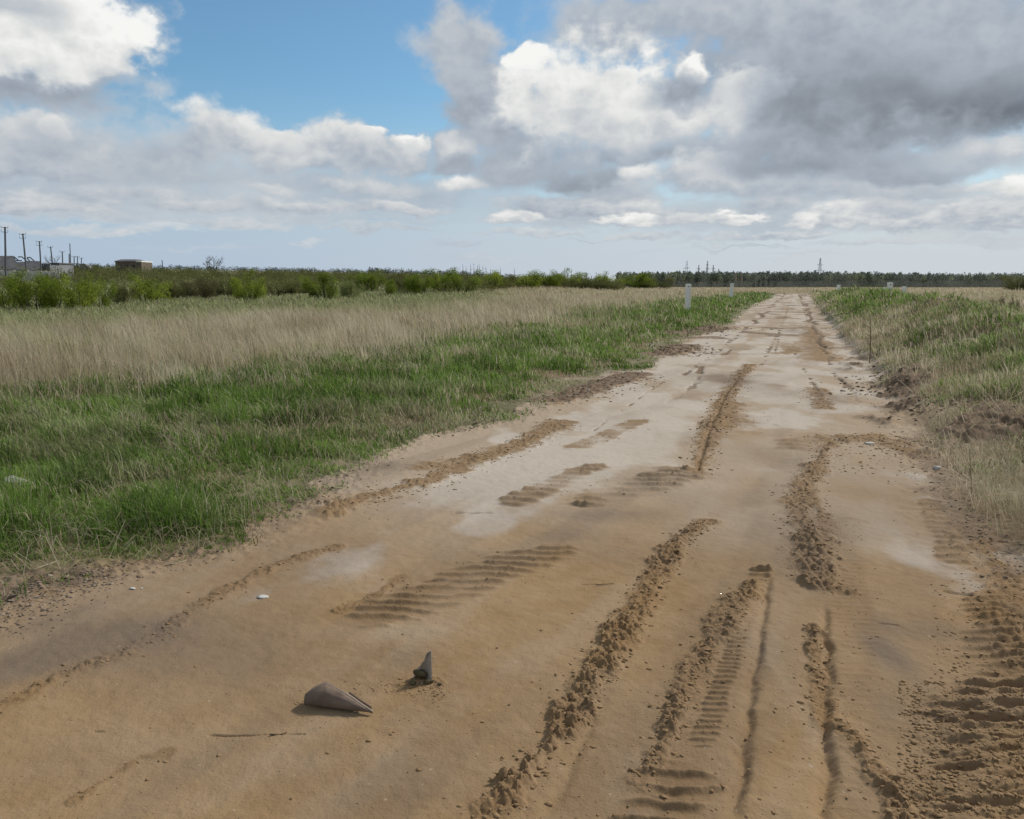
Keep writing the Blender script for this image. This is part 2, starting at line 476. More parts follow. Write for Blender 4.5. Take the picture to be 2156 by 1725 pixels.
# ------------------------------------------------------------------ what traffic did to the road
# ridges of pushed-up sand: picture points, half width (m), height (m), crumbliness
RIDGES = [
    ([(1000, 1760), (1060, 1690), (1090, 1640), (1165, 1555), (1232, 1450), (1300, 1350), (1350, 1265), (1388, 1190), (1432, 1140), (1485, 1103)], .095, .060, 1.0),
    ([(1340, 1640), (1405, 1560), (1425, 1480), (1455, 1420), (1495, 1355), (1540, 1290), (1580, 1230)], .085, .040, 1.0),
    ([(1745, 940), (1708, 1000), (1675, 1050), (1692, 1110), (1702, 1160), (1722, 1215)], .14, .060, 1.0),
    ([(1700, 1225), (1760, 1240), (1800, 1244)], .07, .045, 1.0),
    ([(1700, 1040), (1735, 1090), (1728, 1180)], .11, .035, .9),
    ([(1715, 1330), (1722, 1440), (1738, 1520), (1790, 1560), (1835, 1610), (1880, 1660), (1892, 1760)], .060, .050, 1.0),
    ([(1466, 1000), (1488, 930), (1522, 850), (1560, 790), (1582, 768)], .16, .045, .8),
    ([(1520, 905), (1545, 850)], .20, .020, .9),
    ([(-60, 1515), (60, 1465), (130, 1430), (250, 1380), (330, 1345), (382, 1310), (425, 1275), (505, 1232), (562, 1200), (640, 1172), (712, 1153)], .075, .024, .9),
    ([(690, 1078), (760, 1055), (820, 1040), (900, 1015), (980, 975), (1060, 950), (1110, 930), (1185, 888)], .22, .045, .9),
    ([(890, 985), (990, 962)], .25, .03, .9),
    ([(720, 1285), (790, 1255), (850, 1215)], .06, .018, .9),
    ([(160, 1680), (300, 1590), (350, 1580)], .05, .010, .9),
    ([(1160, 850), (1230, 822), (1345, 788)], .38, .07, 1.0),
    ([(1380, 706), (1500, 692)], 1.3, .16, 1.0),
    ([(1400, 748), (1440, 730)], .8, .12, 1.0),
    ([(1730, 860), (1722, 820)], .25, .03, .8),
    ([(1760, 930), (1850, 925), (1925, 960)], .35, .035, .9),
    ([(1640, 745), (1665, 742), (1662, 730)], .5, .05, .6),
    ([(1705, 690), (1722, 730), (1735, 760)], .5, .05, .7),
    ([(2040, 1120), (2100, 1190), (2140, 1290), (2156, 1400)], .16, .030, 1.0),
    ([(840, 1440), (900, 1425), (930, 1437)], .05, .018, 1.0),
]
# tracks of cleated tyres: picture points, half width, height, bar spacing
TREADS = [
    ([(1085, 1055), (1165, 1020), (1250, 985)], .17, .020, .155),
    ([(1260, 1052), (1340, 1030), (1430, 1000)], .26, .030, .16),
    ([(800, 1290), (960, 1240), (1060, 1190), (1160, 1165)], .20, .015, .105),
    ([(1215, 940), (1280, 915), (1345, 888)], .17, .014, .20),
    ([(1540, 900), (1570, 880)], .45, .022, .24),
    ([(1690, 940), (1735, 925)], .30, .022, .22),
    ([(1530, 1300), (1570, 1250), (1605, 1200)], .07, .026, .075),
    ([(2130, 1240), (2140, 1400), (2156, 1600)], .20, .013, .09),
    ([(1960, 1060), (2010, 1180)], .10, .012, .12),
    ([(1480, 1560), (1560, 1330), (1612, 1200)], .05, .008, .045),
    ([(1380, 1720), (1440, 1640)], .12, .013, .085),
    ([(1800, 1770), (1805, 1400), (1790, 1100)], .11, .002, .060),
]
# steps and grooves pressed by wheels: points, drop (m, on the left side), width of the fade
STEPS = [
    ([(1535, 1770), (1560, 1600), (1578, 1480), (1597, 1360), (1616, 1200)], .030, .10),
    ([(1745, 1770), (1738, 1600), (1738, 1500), (1738, 1260)], .036, .09),
    ([(1130, 1770), (1205, 1600), (1290, 1440)], .012, .12),
    ([(1350, 1770), (1420, 1650), (1440, 1600)], .012, .10),
    ([(1892, 1770), (1884, 1680), (1880, 1620)], .022, .08),
    ([(1464, 1000), (1486, 930), (1519, 850), (1558, 790)], .035, .25),
]
# joints and cracks of the concrete: points, half width
CRACKS = [
    ([(200, 1538), (330, 1540), (470, 1546), (640, 1540)], .006),
    ([(1225, 983), (1400, 990), (1470, 996)], .010),
    ([(1575, 905), (1760, 908)], .012), ([(1600, 828), (1680, 833)], .015),
    ([(1480, 772), (1580, 767)], .02), ([(1400, 755), (1500, 750)], .03), ([(1660, 718), (1735, 722)], .04),
    ([(1640, 712), (1630, 745)], .03), ([(1705, 688), (1745, 740)], .05), ([(1560, 690), (1640, 684)], .05), ([(1600, 664), (1700, 668)], .08),
    ([(1698, 640), (1712, 690), (1738, 750)], .07), ([(1662, 640), (1640, 700), (1602, 768)], .06), ([(1690, 650), (1722, 720), (1765, 800)], .05), ([(1570, 690), (1500, 750), (1440, 790)], .06), ([(1745, 860), (1700, 790), (1670, 740)], .035), ([(1400, 800), (1330, 850), (1250, 905)], .02), ([(1640, 650), (1712, 652)], .09), ([(1620, 640), (1705, 641)], .1), ([(880, 1225), (1050, 1218)], .006), ([(1220, 1228), (1290, 1226)], .006),
    ([(1990, 1243), (2040, 1252)], .010), ([(1915, 1385), (1945, 1388)], .008), ([(960, 1080), (1040, 1082)], .008), ([(1850, 1310), (1890, 1316)], .006),
]
BARE = [
    [(545, 1262), (700, 1165), (830, 1060), (930, 1020), (1010, 985), (1130, 925), (1230, 865), (1330, 805), (1440, 775), (1578, 765), (1535, 840), (1492, 930),
     (1464, 998), (1330, 983), (1225, 988), (1130, 1022), (1040, 1062), (960, 1080), (890, 1130), (800, 1200), (690, 1235)],
    [(1578, 765), (1590, 720), (1640, 690), (1745, 690), (1800, 760), (1855, 850), (1780, 882), (1700, 900), (1600, 905), (1515, 930), (1530, 860)],
    [(1380, 765), (1500, 700), (1600, 640), (1640, 617), (1700, 617), (1725, 660), (1772, 720), (1700, 765), (1560, 775)],
    [(2095, 1195), (2170, 1180), (2190, 1240), (2150, 1240)],
    [(1890, 985), (1930, 985), (2000, 1040), (1985, 1045)],
]
DAMP_SHADE = [(1280, 1085, 130, 15, .6), (1190, 1130, 110, 20, .35), (1530, 800, 75, 14, .7), (1850, 1360, 38, 60, .7), (1730, 838, 60, 12, .4), (1640, 960, 90, 22, .35),
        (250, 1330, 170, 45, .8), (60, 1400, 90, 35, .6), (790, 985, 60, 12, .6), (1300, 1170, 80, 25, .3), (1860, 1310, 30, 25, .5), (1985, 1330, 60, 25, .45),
        (1180, 1500, 250, 120, .25), (500, 1400, 320, 80, .28), (300, 1600, 300, 60, .25), (900, 1650, 330, 90, .25), (870, 1385, 60, 30, .3), (1690, 700, 30, 6, .4)]  # broad faint near patches paint shade over the foreground; smaller ones are wet sand
PALE = [(820, 1330, 150, 22, .45), (300, 1560, 200, 25, .3), (1460, 1020, 70, 15, .5), (1000, 1090, 120, 15, .35), (1500, 1130, 90, 30, .35), (1820, 935, 30, 14, 1.0), (1895, 935, 30, 10, .5),
        (980, 900, 130, 14, .5), (800, 1110, 150, 25, .2), (700, 1600, 260, 30, .3), (1900, 1150, 110, 60, .3), (2080, 1500, 90, 30, .5), (2050, 1250, 70, 30, .35), (1660, 1450, 30, 200, .45)]

def blob(x, y, px, py, rx, ry):
    c = gp(px, py)
    d = math.hypot(*c)
    ax, ay = rx / FPX * d, ry * d * d / (CAM_H * FPX)
    return np.exp(-(((x - c[0]) / ax) ** 2 + ((y - c[1]) / ay) ** 2))

def near(x, y, P, m):
    return np.nonzero((x > P[:, 0].min() - m) & (x < P[:, 0].max() + m) & (y > P[:, 1].min() - m) & (y < P[:, 1].max() + m))[0]

def micro(x, y, dl, dr):
    """relief and make-up of the road surface: height, sand, bare concrete, soil, damp, pale"""
    n = len(x)
    dz = np.zeros(n, np.float32); bare = np.zeros(n, np.float32); soil = np.zeros(n, np.float32)
    damp_shade = np.zeros(n, np.float32); pale = np.zeros(n, np.float32); crumb = np.zeros(n, np.float32)
    r = np.hypot(x, y)
    onroad = (dl < 0.6) & (dr < 0.8) & (y < ROAD_END + 2)
    I = np.nonzero(onroad)[0]
    X, Y = x[I], y[I]
    big = fbm(X * 0.9, Y * 0.9, 3, 51); fine = fbm(X * 7, Y * 7, 3, 61)
    dz[I] += 0.05 * (big - 0.5) + 0.007 * (fine - 0.5) + 0.006 * (fbm(X * 26, Y * 26, 3, 62) - 0.5)
    edge = (fbm(X * 1.6, Y * 0.9, 4, 71) - 0.5)
    for P in BARE:
        P = gline(P)
        J = near(X, Y, P, 1.0)
        if not len(J):
            continue
        s = poly_sd(X[J], Y[J], P)
        rr = np.hypot(X[J], Y[J])
        e = s / (0.14 + 0.08 * rr) + edge[J] * 3.4 + 0.25
        bare[I[J]] = np.maximum(bare[I[J]], sst(e, -0.6, 0.9))
    # sand drifted over the far slabs
    patch = fbm(X * 0.75, Y * 0.55, 5, 81)
    bare[I] = np.maximum(bare[I], 0.85 * sst(Y, 14, 19))
    bare[I] *= 1 - sst(Y, 16, 30) * sst(patch, 0.545, 0.575) * 0.6 - 0.35 * sst(fbm(X * 0.9, Y * 0.5, 4, 82), 0.52, 0.60)
    dz[I] += 0.03 * sst(Y, 16, 30) * sst(patch, 0.48, 0.56)
    soil[I] = np.maximum(soil[I], 0.62 * sst(Y, 14, 24) * sst(fbm(X * 0.8, Y * 0.7, 5, 83), 0.575, 0.615))
    wheel = np.abs((X * math.cos(math.radians(18.8)) - Y * math.sin(math.radians(18.8)) + 0.5 * np.sin(Y * 0.09)) % 1.75 - 0.9)
    wk = sst(wheel + (fbm(X * 1.2, Y * 0.35, 4, 86) - 0.5) * 0.9, 0.38, 0.12) * sst(Y, 12, 22) * sst(fbm(X * 0.3, Y * 0.10, 3, 87), 0.35, 0.55)
    bare[I] *= 1 - 0.75 * wk
    # transverse and lengthwise joints of the slabs, broken and half filled
    ra = math.radians(18.8)
    U, W = X * math.cos(ra) - Y * math.sin(ra), X * math.sin(ra) + Y * math.cos(ra)
    for q, sp, o in ((W + 0.25 * np.sin(U * 1.1), 3.05, 0.4), (U + 0.12 * np.sin(W * 0.8), 2.45, 0.82)):
        dj = np.abs(((q - o) / sp + 0.5) % 1.0 - 0.5) * sp + (fbm(X * 2.5, Y * 2.5, 3, 84) - 0.5) * 0.16
        jw = np.clip(0.0045 * Y, 0.03, 0.30)
        kj = sst(dj, jw, jw * 0.3) * sst(Y, 8.5, 16) * sst(fbm(X * 0.5, Y * 0.5, 3, 85), 0.42, 0.52)
        kj = kj * (0.55 if sp > 3 else 1.0)
        soil[I] = np.maximum(soil[I], 0.85 * kj); dz[I] -= 0.035 * kj
    bare[I] = np.clip(bare[I], 0, 1)
    for (px, py, rx, ry, wt) in DAMP_SHADE:
        damp_shade[I] += wt * blob(X, Y, px, py, rx, ry) * np.clip(0.3 + 1.4 * fbm(X * 3, Y * 2, 3, 91), 0, 1.3)
    for (px, py, rx, ry, wt) in PALE:
        pale[I] += wt * blob(X, Y, px, py, rx, ry) * np.clip(1.8 * fbm(X * 4, Y * 1.5, 4, 92) - 0.2, 0, 1.3)
    # long smears drawn out along the driving direction
    ca, sa = math.cos(math.radians(28)), math.sin(math.radians(28))
    u, v = X * ca - Y * sa, X * sa + Y * ca
    smear = fbm(u * 3.2, v * 0.55, 4, 95)
    damp_shade[I] += 0.28 * sst(smear, 0.50, 0.70) * (1 - 0.6 * bare[I])
    pale[I] += 0.30 * sst(fbm(u * 2.7 + 40, v * 0.5, 4, 96), 0.54, 0.72)
    pale[I] += 0.35 * sst(Y, 11, 20) + 1.1 * sst(Y + 3.5 * (big - 0.5), 3.8, 8.0) * np.clip(fbm(X * 1.4, Y * 0.7, 4, 97) * 2 + 0.05, 0, 1)
    damp_shade[I] += 0.30 * sst(fbm(X * 0.8 + 9, Y * 0.5, 4, 98), 0.48, 0.66) * sst(Y, 9, 5)  # foreground shade painted in: sand colour darkens towards the viewer
    clod = np.abs(fbm(X * 17, Y * 17, 3, 101) - 0.5) * 2
    clod2 = fbm(X * 34, Y * 34, 2, 104)
    for P, hw, ht, cr in RIDGES:
        P = gline(P)
        J = near(X, Y, P, hw * 3 + 0.2)
        if not len(J):
            continue
        d, arc, sd, L = poly_dist(X[J], Y[J], P)
        wv = hw * (0.45 + 0.75 * vnoise(arc * 2.1 / hw * 0.1, arc * 0, 7))
        dd = d + (fbm(X[J] * 9, Y[J] * 9, 2, 111) - 0.5) * hw * 1.3
        k = sst(dd, wv * 1.15, wv * 0.25)
        fade = sst(arc, -hw, hw) * 1.0
        sc = 29 / min(max(float(np.hypot(*P.T).mean()) / 5.5, 1), 6)
        wx, wy = X[J] + 0.02 * (clod2[J] - 0.5), Y[J] + 0.02 * (clod[J] - 0.5)
        f1, v1 = worley(wx * sc, wy * sc, 301)
        f2, v2 = worley(wx * sc * 2.3, wy * sc * 2.3, 311)
        lump = np.clip(1.05 - f1 * 1.25, 0, 1) ** 0.6 * (0.25 + v1 ** 1.5 * 1.1) + 0.42 * np.clip(1 - f2 * 1.2, 0, 1) ** 0.6 * v2
        h = 0.45 * ht * k * (0.22 + cr * lump * 1.0)
        h *= 0.30 + 1.3 * vnoise(arc * 2.4, arc * 0 + hw * 50, 8)
        dz[I[J]] += h
        crumb[I[J]] = np.maximum(crumb[I[J]], k)
        bare[I[J]] *= 1 - k
    for P, hw, ht, sp in TREADS:
        P = gline(P)
        J = near(X, Y, P, hw * 2)
        if not len(J):
            continue
        d, arc, sd, L = poly_dist(X[J], Y[J], P)
        k = sst(d + (fbm(X[J] * 6, Y[J] * 6, 3, 121) - 0.5) * hw * 0.9, hw * 1.1, hw * 0.6) * np.clip(fbm(X[J] * 2.2, Y[J] * 1.2, 3, 123) * 2.6 - 0.55, 0, 1)
        ph = (Y[J] + 0.06 * X[J] + 0.30 * sp * (fbm(X[J] * 5, Y[J] * 5, 2, 122) - 0.5) * 2) / sp
        bar = 0.5 + 0.5 * np.cos(2 * math.pi * ph)
        bar = bar ** 3.0
        dz[I[J]] += 1.5 * ht * k * (bar * (0.75 + 0.5 * clod2[J]) - 0.12)
        soil[I[J]] = np.maximum(soil[I[J]], 0.42 * k * sst(bar, 0.25, 0.05) * sst(clod2[J], 0.3, 0.6))
        bare[I[J]] *= 1 - 0.9 * k
        crumb[I[J]] = np.maximum(crumb[I[J]], 0.6 * k)
    for P, drop, wd in STEPS:
        P = gline(P)
        J = near(X, Y, P, wd * 2)
        if not len(J):
            continue
        d, arc, sd, L = poly_dist(X[J], Y[J], P)
        ends = sst(arc, 0.01, 0.3) * sst(L - arc, 0.0, 0.3) * (0.75 + 0.4 * vnoise(arc * 2.3, arc * 0, 132))
        d2 = d * sd + (fbm(X[J] * 9, Y[J] * 9, 3, 131) - 0.5) * 0.045
        dz[I[J]] += ends * (-0.8 * drop * np.exp(-(d2 / 0.024) ** 2) + np.where(d2 < 0, -0.22, 0.22) * drop * np.tanh(np.abs(d2) / 0.02) * np.exp(-np.abs(d2) / wd))
    for P, hw in CRACKS:
        P = gline(P)
        J = near(X, Y, P, hw * 4 + 0.1)
        if not len(J):
            continue
        d, arc, sd, L = poly_dist(X[J], Y[J], P)
        k = sst(d + (fbm(X[J] * 5, Y[J] * 5, 3, 141) - 0.5) * hw * 4, hw * 1.2, hw * 0.3)
        k *= sst(fbm(X[J] * 3, Y[J] * 3, 2, 142), 0.38, 0.5)
        dz[I[J]] -= 0.012 * k * (1 + hw * 20)
        soil[I[J]] = np.maximum(soil[I[J]], 0.8 * k)
    # rough churned ground at the lower right
    P = gline([(1890, 1770), (1885, 1640), (1950, 1540), (2010, 1470), (2110, 1420), (2300, 1380), (2400, 1770)])
    J = near(X, Y, P, 0.5)
    if len(J):
        k = sst(poly_sd(X[J], Y[J], P) + (fbm(X[J] * 3, Y[J] * 3, 3, 151) - 0.5) * 0.5, -0.05, 0.2)
        lump = np.clip(1 - 2.6 * np.abs(fbm(X[J] * 4.5, Y[J] * 17, 4, 152) - 0.5), 0, 1)
        dz[I[J]] += k * 0.036 * (sst(lump, 0.35, 0.95) * 0.8 + 0.3 * clod2[J] * (1 - clod[J]) - 0.3)
        crumb[I[J]] = np.maximum(crumb[I[J]], 0.7 * k)
    # crumbly verge soil
    vn = fbm(x * 2.2, y * 2.2, 3, 161)
    far = np.clip(r / 14, 0.6, 3.0)
    sl = sst(dl + (vn - 0.5) * 0.5, -0.14 * far, 0.05) * sst(vn, 0.38, 0.6)
    sr = sst(dr + (vn - 0.5) * 0.5, -0.22 * far, 0.05) * sst(vn, 0.35, 0.6)
    soil[:] = np.maximum(soil, np.clip(sl * 0.5 + sr * 0.55, 0, 1))
    rim = np.exp(-((dl - 0.05) / 0.3) ** 2) + 0.7 * np.exp(-((dr - 0.05) / 0.3) ** 2)
    near_k = sst(r, 40, 8)
    dz += rim * near_k * (0.05 * (1 - np.abs(fbm(x * 9, y * 9, 3, 171) - 0.5) * 3) * fbm(x * 18, y * 18, 2, 172))
    for P, wd in (([(1160, 845), (1345, 788)], .45), ([(1380, 706), (1500, 692)], 1.4), ([(1400, 748), (1450, 728)], .7), ([(0, 1265), (60, 1225), (140, 1222)], .25)):
        P = gline(P)
        d = poly_dist(x, y, P)[0]
        soil[:] = np.maximum(soil, sst(d + (vn - 0.5) * wd, wd, wd * 0.3))
    soil[:] = np.maximum(soil, 0.62 * np.maximum(sst(dr, 0.25, 0.6), sst(dl, 0.25, 0.6)))
    # cut faces of the bank
    face = cut_face(x, y, dr)
    dz += face * (0.00 + 0.24 * (0.5 - np.abs(fbm(x * 5, y * 5, 5, 173, 0.6) - 0.5)) - 0.08 + 0.10 * fbm(x * 15, y * 15, 3, 174))
    soil[:] = np.maximum(soil, face)
    return dz, np.clip(bare, 0, 1), np.clip(soil, 0, 1), np.clip(damp_shade, 0, 1), np.clip(pale, 0, 1), np.clip(crumb, 0, 1)

def grass_zones(x, y, dl, dr):
    """share of tan among the grass and how fully it covers the soil"""
    n = fbm(x * 0.28, y * 0.28, 4, 201); n2 = fbm(x * 0.9, y * 0.9, 3, 202); n3 = fbm(x * 0.07, y * 0.07, 3, 203)
    tl = sst(dl + (n - 0.5) * 9.0, 3.0, 9.0) * (1 - 0.70 * sst(dl + (n3 - 0.5) * 14, 15, 23) * sst(-x + (n - 0.5) * 8, -2, 8))
    tl = np.clip(tl + 1.0 * (n2 - 0.5) * sst(dl, 3, 8), 0, 1)
    tr = sst(n, 0.52, 0.64) * 0.34 + 0.03
    for (px, py, z, rad, wt) in ((1805, 705, .4, 2.6, .9), (1770, 690, .3, 3.0, .7), (1745, 640, .3, 7.0, .8), (2060, 930, .2, 1.1, .75), (2140, 900, .3, 1.3, .75), (1990, 1010, .1, .6, .6), (2110, 1090, .1, .6, .7), (2150, 1000, .2, .9, .8)):
        c = gp(px, py, z)
        tr = tr + wt * np.exp(-((x - c[0]) ** 2 + (y - c[1]) ** 2) / rad ** 2)
    tr = np.clip(tr, 0, 1)
    tr = np.maximum(tr, sst(dr, 5.8, 8.5))
    tr = np.maximum(tr, sst(y, 70, 110))
    right = dr > dl
    tan = np.where(right, tr, tl)
    tan = np.maximum(tan, sst(y, ROAD_END - 10, ROAD_END + 10) * 0.95 * (dl < 40))
    d = np.maximum(dl, dr)
    bare_face = cut_face(x, y, dr)
    c = gp(40, 1066); bare_face = np.maximum(bare_face, np.exp(-((x - c[0]) ** 2 + (y - c[1]) ** 2) / 0.16 ** 2))
    cover = np.clip(sst(np.maximum(dl + 0.22, dr), -0.05, 0.50) * (0.30 + 1.35 * sst(n2, 0.34, 0.56)), 0, 1)
    cover = np.where(d > 1.5, np.maximum(cover, 0.75), cover) * (1 - 0.86 * bare_face)
    return tan, cover

# ------------------------------------------------------------------ ground
def ground_material():
    m, b, p = new_mat("ground_soil_sand_concrete")
    t = m.node_tree
    geo = b.n('ShaderNodeNewGeometry').outputs['Position']
    bare, soil, damp_shade, pale, turf, tan, crumb = (b.attr(k) for k in ("bare", "soil", "damp_shade", "pale", "turf", "tan", "crumb"))
    flat = b.vm('MULTIPLY', geo, (1.0, 1.0, 0.0))
    big = b.noise(flat, 0.9, 5.0, 0.6)
    mid = b.noise(flat, 6.0, 6.0, 0.6)
    grit = b.noise(flat, 90.0, 4.0, 0.65)
    spk = b.noise(flat, 38.0, 2.0, 0.5)
    sand = b.mix(b.ss(big, 0.3, 0.7), (0.232, 0.143, 0.068), (0.288, 0.190, 0.100))
    sand = b.mix(b.m('MULTIPLY', b.ss(mid, 0.35, 0.7), 0.5), sand, (0.305, 0.210, 0.122))
    sand = b.mix(pale, sand, (0.338, 0.260, 0.184))
    sand = b.mix(b.m('MULTIPLY', crumb, 0.75), sand, (0.205, 0.124, 0.058))
    conc = b.mix(b.ss(big, 0.35, 0.65), (0.318, 0.254, 0.192), (0.362, 0.296, 0.230))
    conc = b.mix(b.m('MULTIPLY', b.ss(mid, 0.42, 0.75), 0.5), conc, (0.29, 0.225, 0.165))
    conc = b.mix(b.m('MULTIPLY', pale, 0.6), conc, (0.48, 0.42, 0.35))
    col = b.mix(b.ss(b.m('ADD', bare, b.m('MULTIPLY', b.m('SUBTRACT', mid, 0.5), 0.5)), 0.2, 0.8), sand, conc)
    col = b.mix(b.m('MULTIPLY', damp_shade, 0.85), col, (0.150, 0.112, 0.082))  # wet patches together with the shade painted on near sand
    dirt = b.mix(b.ss(mid, 0.3, 0.7), (0.115, 0.080, 0.052), (0.22, 0.158, 0.108))
    col = b.mix(b.ss(b.m('ADD', soil, b.m('MULTIPLY', b.m('SUBTRACT', mid, 0.5), 0.9)), 0.25, 0.75), col, dirt)
    straw = b.mix(b.ss(mid, 0.3, 0.7), (0.20, 0.15, 0.09), (0.27, 0.21, 0.135))
    green = b.mix(b.ss(mid, 0.3, 0.7), (0.055, 0.075, 0.022), (0.10, 0.10, 0.045))
    col = b.mix(turf, col, b.mix(tan, green, straw))
    col = b.mix(b.m('MULTIPLY', b.ss(grit, 0.55, 0.75), 0.42), col, (0.10, 0.070, 0.042))
    col = b.mix(b.m('MULTIPLY', b.ss(spk, 0.70, 0.76), 0.35), col, (0.45, 0.40, 0.33))
    t.links.new(col, p.inputs['Base Color'])
    bump = b.n('ShaderNodeBump')
    bump.inputs['Strength'].default_value = 0.6
    bump.inputs['Distance'].default_value = 0.018
    t.links.new(b.m('ADD', b.m('MULTIPLY', mid, 0.7), b.m('MULTIPLY', grit, 0.35)), bump.inputs['Height'])
    t.links.new(bump.outputs[0], p.inputs['Normal'])
    p.inputs['Roughness'].default_value = 0.95
    p.inputs['Specular IOR Level'].default_value = 0.06
    return m

def build_ground():
    # one sheet of rings around the place where the photographer stands, finest close by, out to the horizon
    rr = [0.4]
    while rr[-1] < 70:
        r = rr[-1]
        rr.append(r + min(max(r * r * 0.00050, 0.0045), 0.0042 * r) if r > 1.9 else r + 0.06)
    rr = np.concatenate([rr, np.geomspace(70, 9000, 150)[1:]])
    fine = np.radians(np.linspace(-36, 36, 980))
    aa = np.concatenate([np.radians(np.linspace(-180, -36, 60)[:-1]), fine, np.radians(np.linspace(36, 180, 60)[1:])])
    nr, na = len(rr), len(aa)
    A, R = np.meshgrid(aa, rr)
    x = (R * np.sin(A)).ravel(); y = (R * np.cos(A)).ravel()
    dl, dr = side_dist(x, y)
    z = terrain(x, y, dl, dr)
    dz, bare, soil, damp_shade, pale, crumb = micro(x, y, dl, dr)
    tan, cover = grass_zones(x, y, dl, dr)
    far = sst(np.hypot(x, y), 25, 90)
    turf = np.where((dl > 0) | (dr > 0) | (y > ROAD_END), np.maximum(cover * 0.75, far), 0) * (1 - soil * (1 - far) * 0.9)
    z = z + dz
    i = np.arange((nr - 1) * na).reshape(nr - 1, na)
    j = np.roll(i, -1, axis=1)
    F = np.stack([i, i + na, j + na, j], axis=-1).reshape(-1, 4)[:, ::-1]
    V = np.stack([x, y, z], axis=-1)
    k = len(V)
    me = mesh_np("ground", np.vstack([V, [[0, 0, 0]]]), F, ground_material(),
                 {nm: np.append(v, 0.0) for nm, v in (("bare", bare), ("soil", soil), ("damp_shade", damp_shade), ("pale", pale), ("turf", turf), ("tan", tan), ("crumb", crumb))}, smooth=True)
    o = link(bpy.data.objects.new("ground", me))
    o["kind"] = "structure"
    print("ground verts", k)
build_ground()

def surface(x, y):
    dl, dr = side_dist(x, y)
    return terrain(x, y, dl, dr) + micro(x, y, dl, dr)[0]

# ------------------------------------------------------------------ building blocks for things
def tag(o, label=None, cat=None, group=None, kind=None):
    if label: o["label"] = label
    if cat: o["category"] = cat
    if group: o["group"] = group
    if kind: o["kind"] = kind
    return o

def empty(name, loc, label, cat, group=None):
    o = link(bpy.data.objects.new(name, None))
    o.location = loc
    o.empty_display_size = 0.2
    return tag(o, label, cat, group)

class MB:
    """collects boxes, tubes and loose faces into one mesh"""
    def __init__(self):
        self.v, self.f = [], []
    def add(self, V, F):
        k = len(self.v)
        self.v += [tuple(map(float, p)) for p in V]
        self.f += [tuple(i + k for i in f) for f in F]
        return self
    def box(self, lo, hi):
        (x0, y0, z0), (x1, y1, z1) = lo, hi
        return self.add([(x0, y0, z0), (x1, y0, z0), (x1, y1, z0), (x0, y1, z0), (x0, y0, z1), (x1, y0, z1), (x1, y1, z1), (x0, y1, z1)],
                        [(0, 3, 2, 1), (4, 5, 6, 7), (0, 1, 5, 4), (1, 2, 6, 5), (2, 3, 7, 6), (3, 0, 4, 7)])
    def tube(self, pts, radii, n=6, cap=True):
        pts = [np.array(p, float) for p in pts]
        V, F = [], []
        for i, p in enumerate(pts):
            d = pts[min(i + 1, len(pts) - 1)] - pts[max(i - 1, 0)]
            d = d / (np.linalg.norm(d) + 1e-9)
            u = np.cross(d, (0, 1, 0.13) if abs(d[1]) < 0.9 else (1, 0, 0)); u /= np.linalg.norm(u)
            w = np.cross(d, u)
            for k in range(n):
                a = 2 * math.pi * k / n
                V.append(p + radii[i] * (math.cos(a) * u + math.sin(a) * w))
        for i in range(len(pts) - 1):
            for k in range(n):
                F.append((i * n + k, i * n + (k + 1) % n, (i + 1) * n + (k + 1) % n, (i + 1) * n + k))
        if cap:
            F.append(tuple(range(n))[::-1]); F.append(tuple((len(pts) - 1) * n + k for k in range(n)))
        return self.add(V, F)
    def slab(self, P, thick):
        """a flat polygon given thickness along its normal"""
        P = [np.array(p, float) for p in P]
        nrm = np.cross(P[1] - P[0], P[2] - P[0]); nrm = nrm / np.linalg.norm(nrm) * thick
        n = len(P)
        return self.add(P + [p + nrm for p in P], [tuple(range(n))[::-1], tuple(range(n, 2 * n))] +
                        [(k, (k + 1) % n, n + (k + 1) % n, n + k) for k in range(n)])
    def build(self, name, mat, parent=None, bevel=0.0, smooth=False):
        me = bpy.data.meshes.new(name)
        v = self.v
        if parent is not None:
            l = parent.location
            v = [(a - l[0], b - l[1], c - l[2]) for a, b, c in v]
        me.from_pydata(v, [], self.f)
        me.materials.append(mat)
        if smooth:
            me.polygons.foreach_set("use_smooth", np.ones(len(me.polygons), bool))
        o = link(bpy.data.objects.new(name, me))
        if bevel:
            md = o.modifiers.new("bevel", 'BEVEL'); md.width = bevel; md.segments = 2; md.limit_method = 'ANGLE'
        if parent is not None:
            o.parent = parent
        return o

def at(px, py, depth):
    """point seen at a picture position at a given distance ahead"""
    d = ray_dir(px, py)
    k = depth / d[1]
    return np.array([d[0] * k, depth, CAM_H + d[2] * k])

def plain(name, c0, c1, scale=3.0, rough=0.85, spots=None):
    m, b, p = new_mat(name)
    tc = b.n('ShaderNodeTexCoord').outputs['Object']
    n = b.noise(tc, scale, 5.0, 0.6)
    col = b.mix(b.ss(n, 0.32, 0.68), c0, c1)
    if spots:
        col = b.mix(b.m('MULTIPLY', b.ss(b.noise(tc, scale * 4.3, 4.0, 0.6), 0.55, 0.7), 0.7), col, spots)
    m.node_tree.links.new(col, p.inputs['Base Color'])
    p.inputs['Roughness'].default_value = rough
    return m

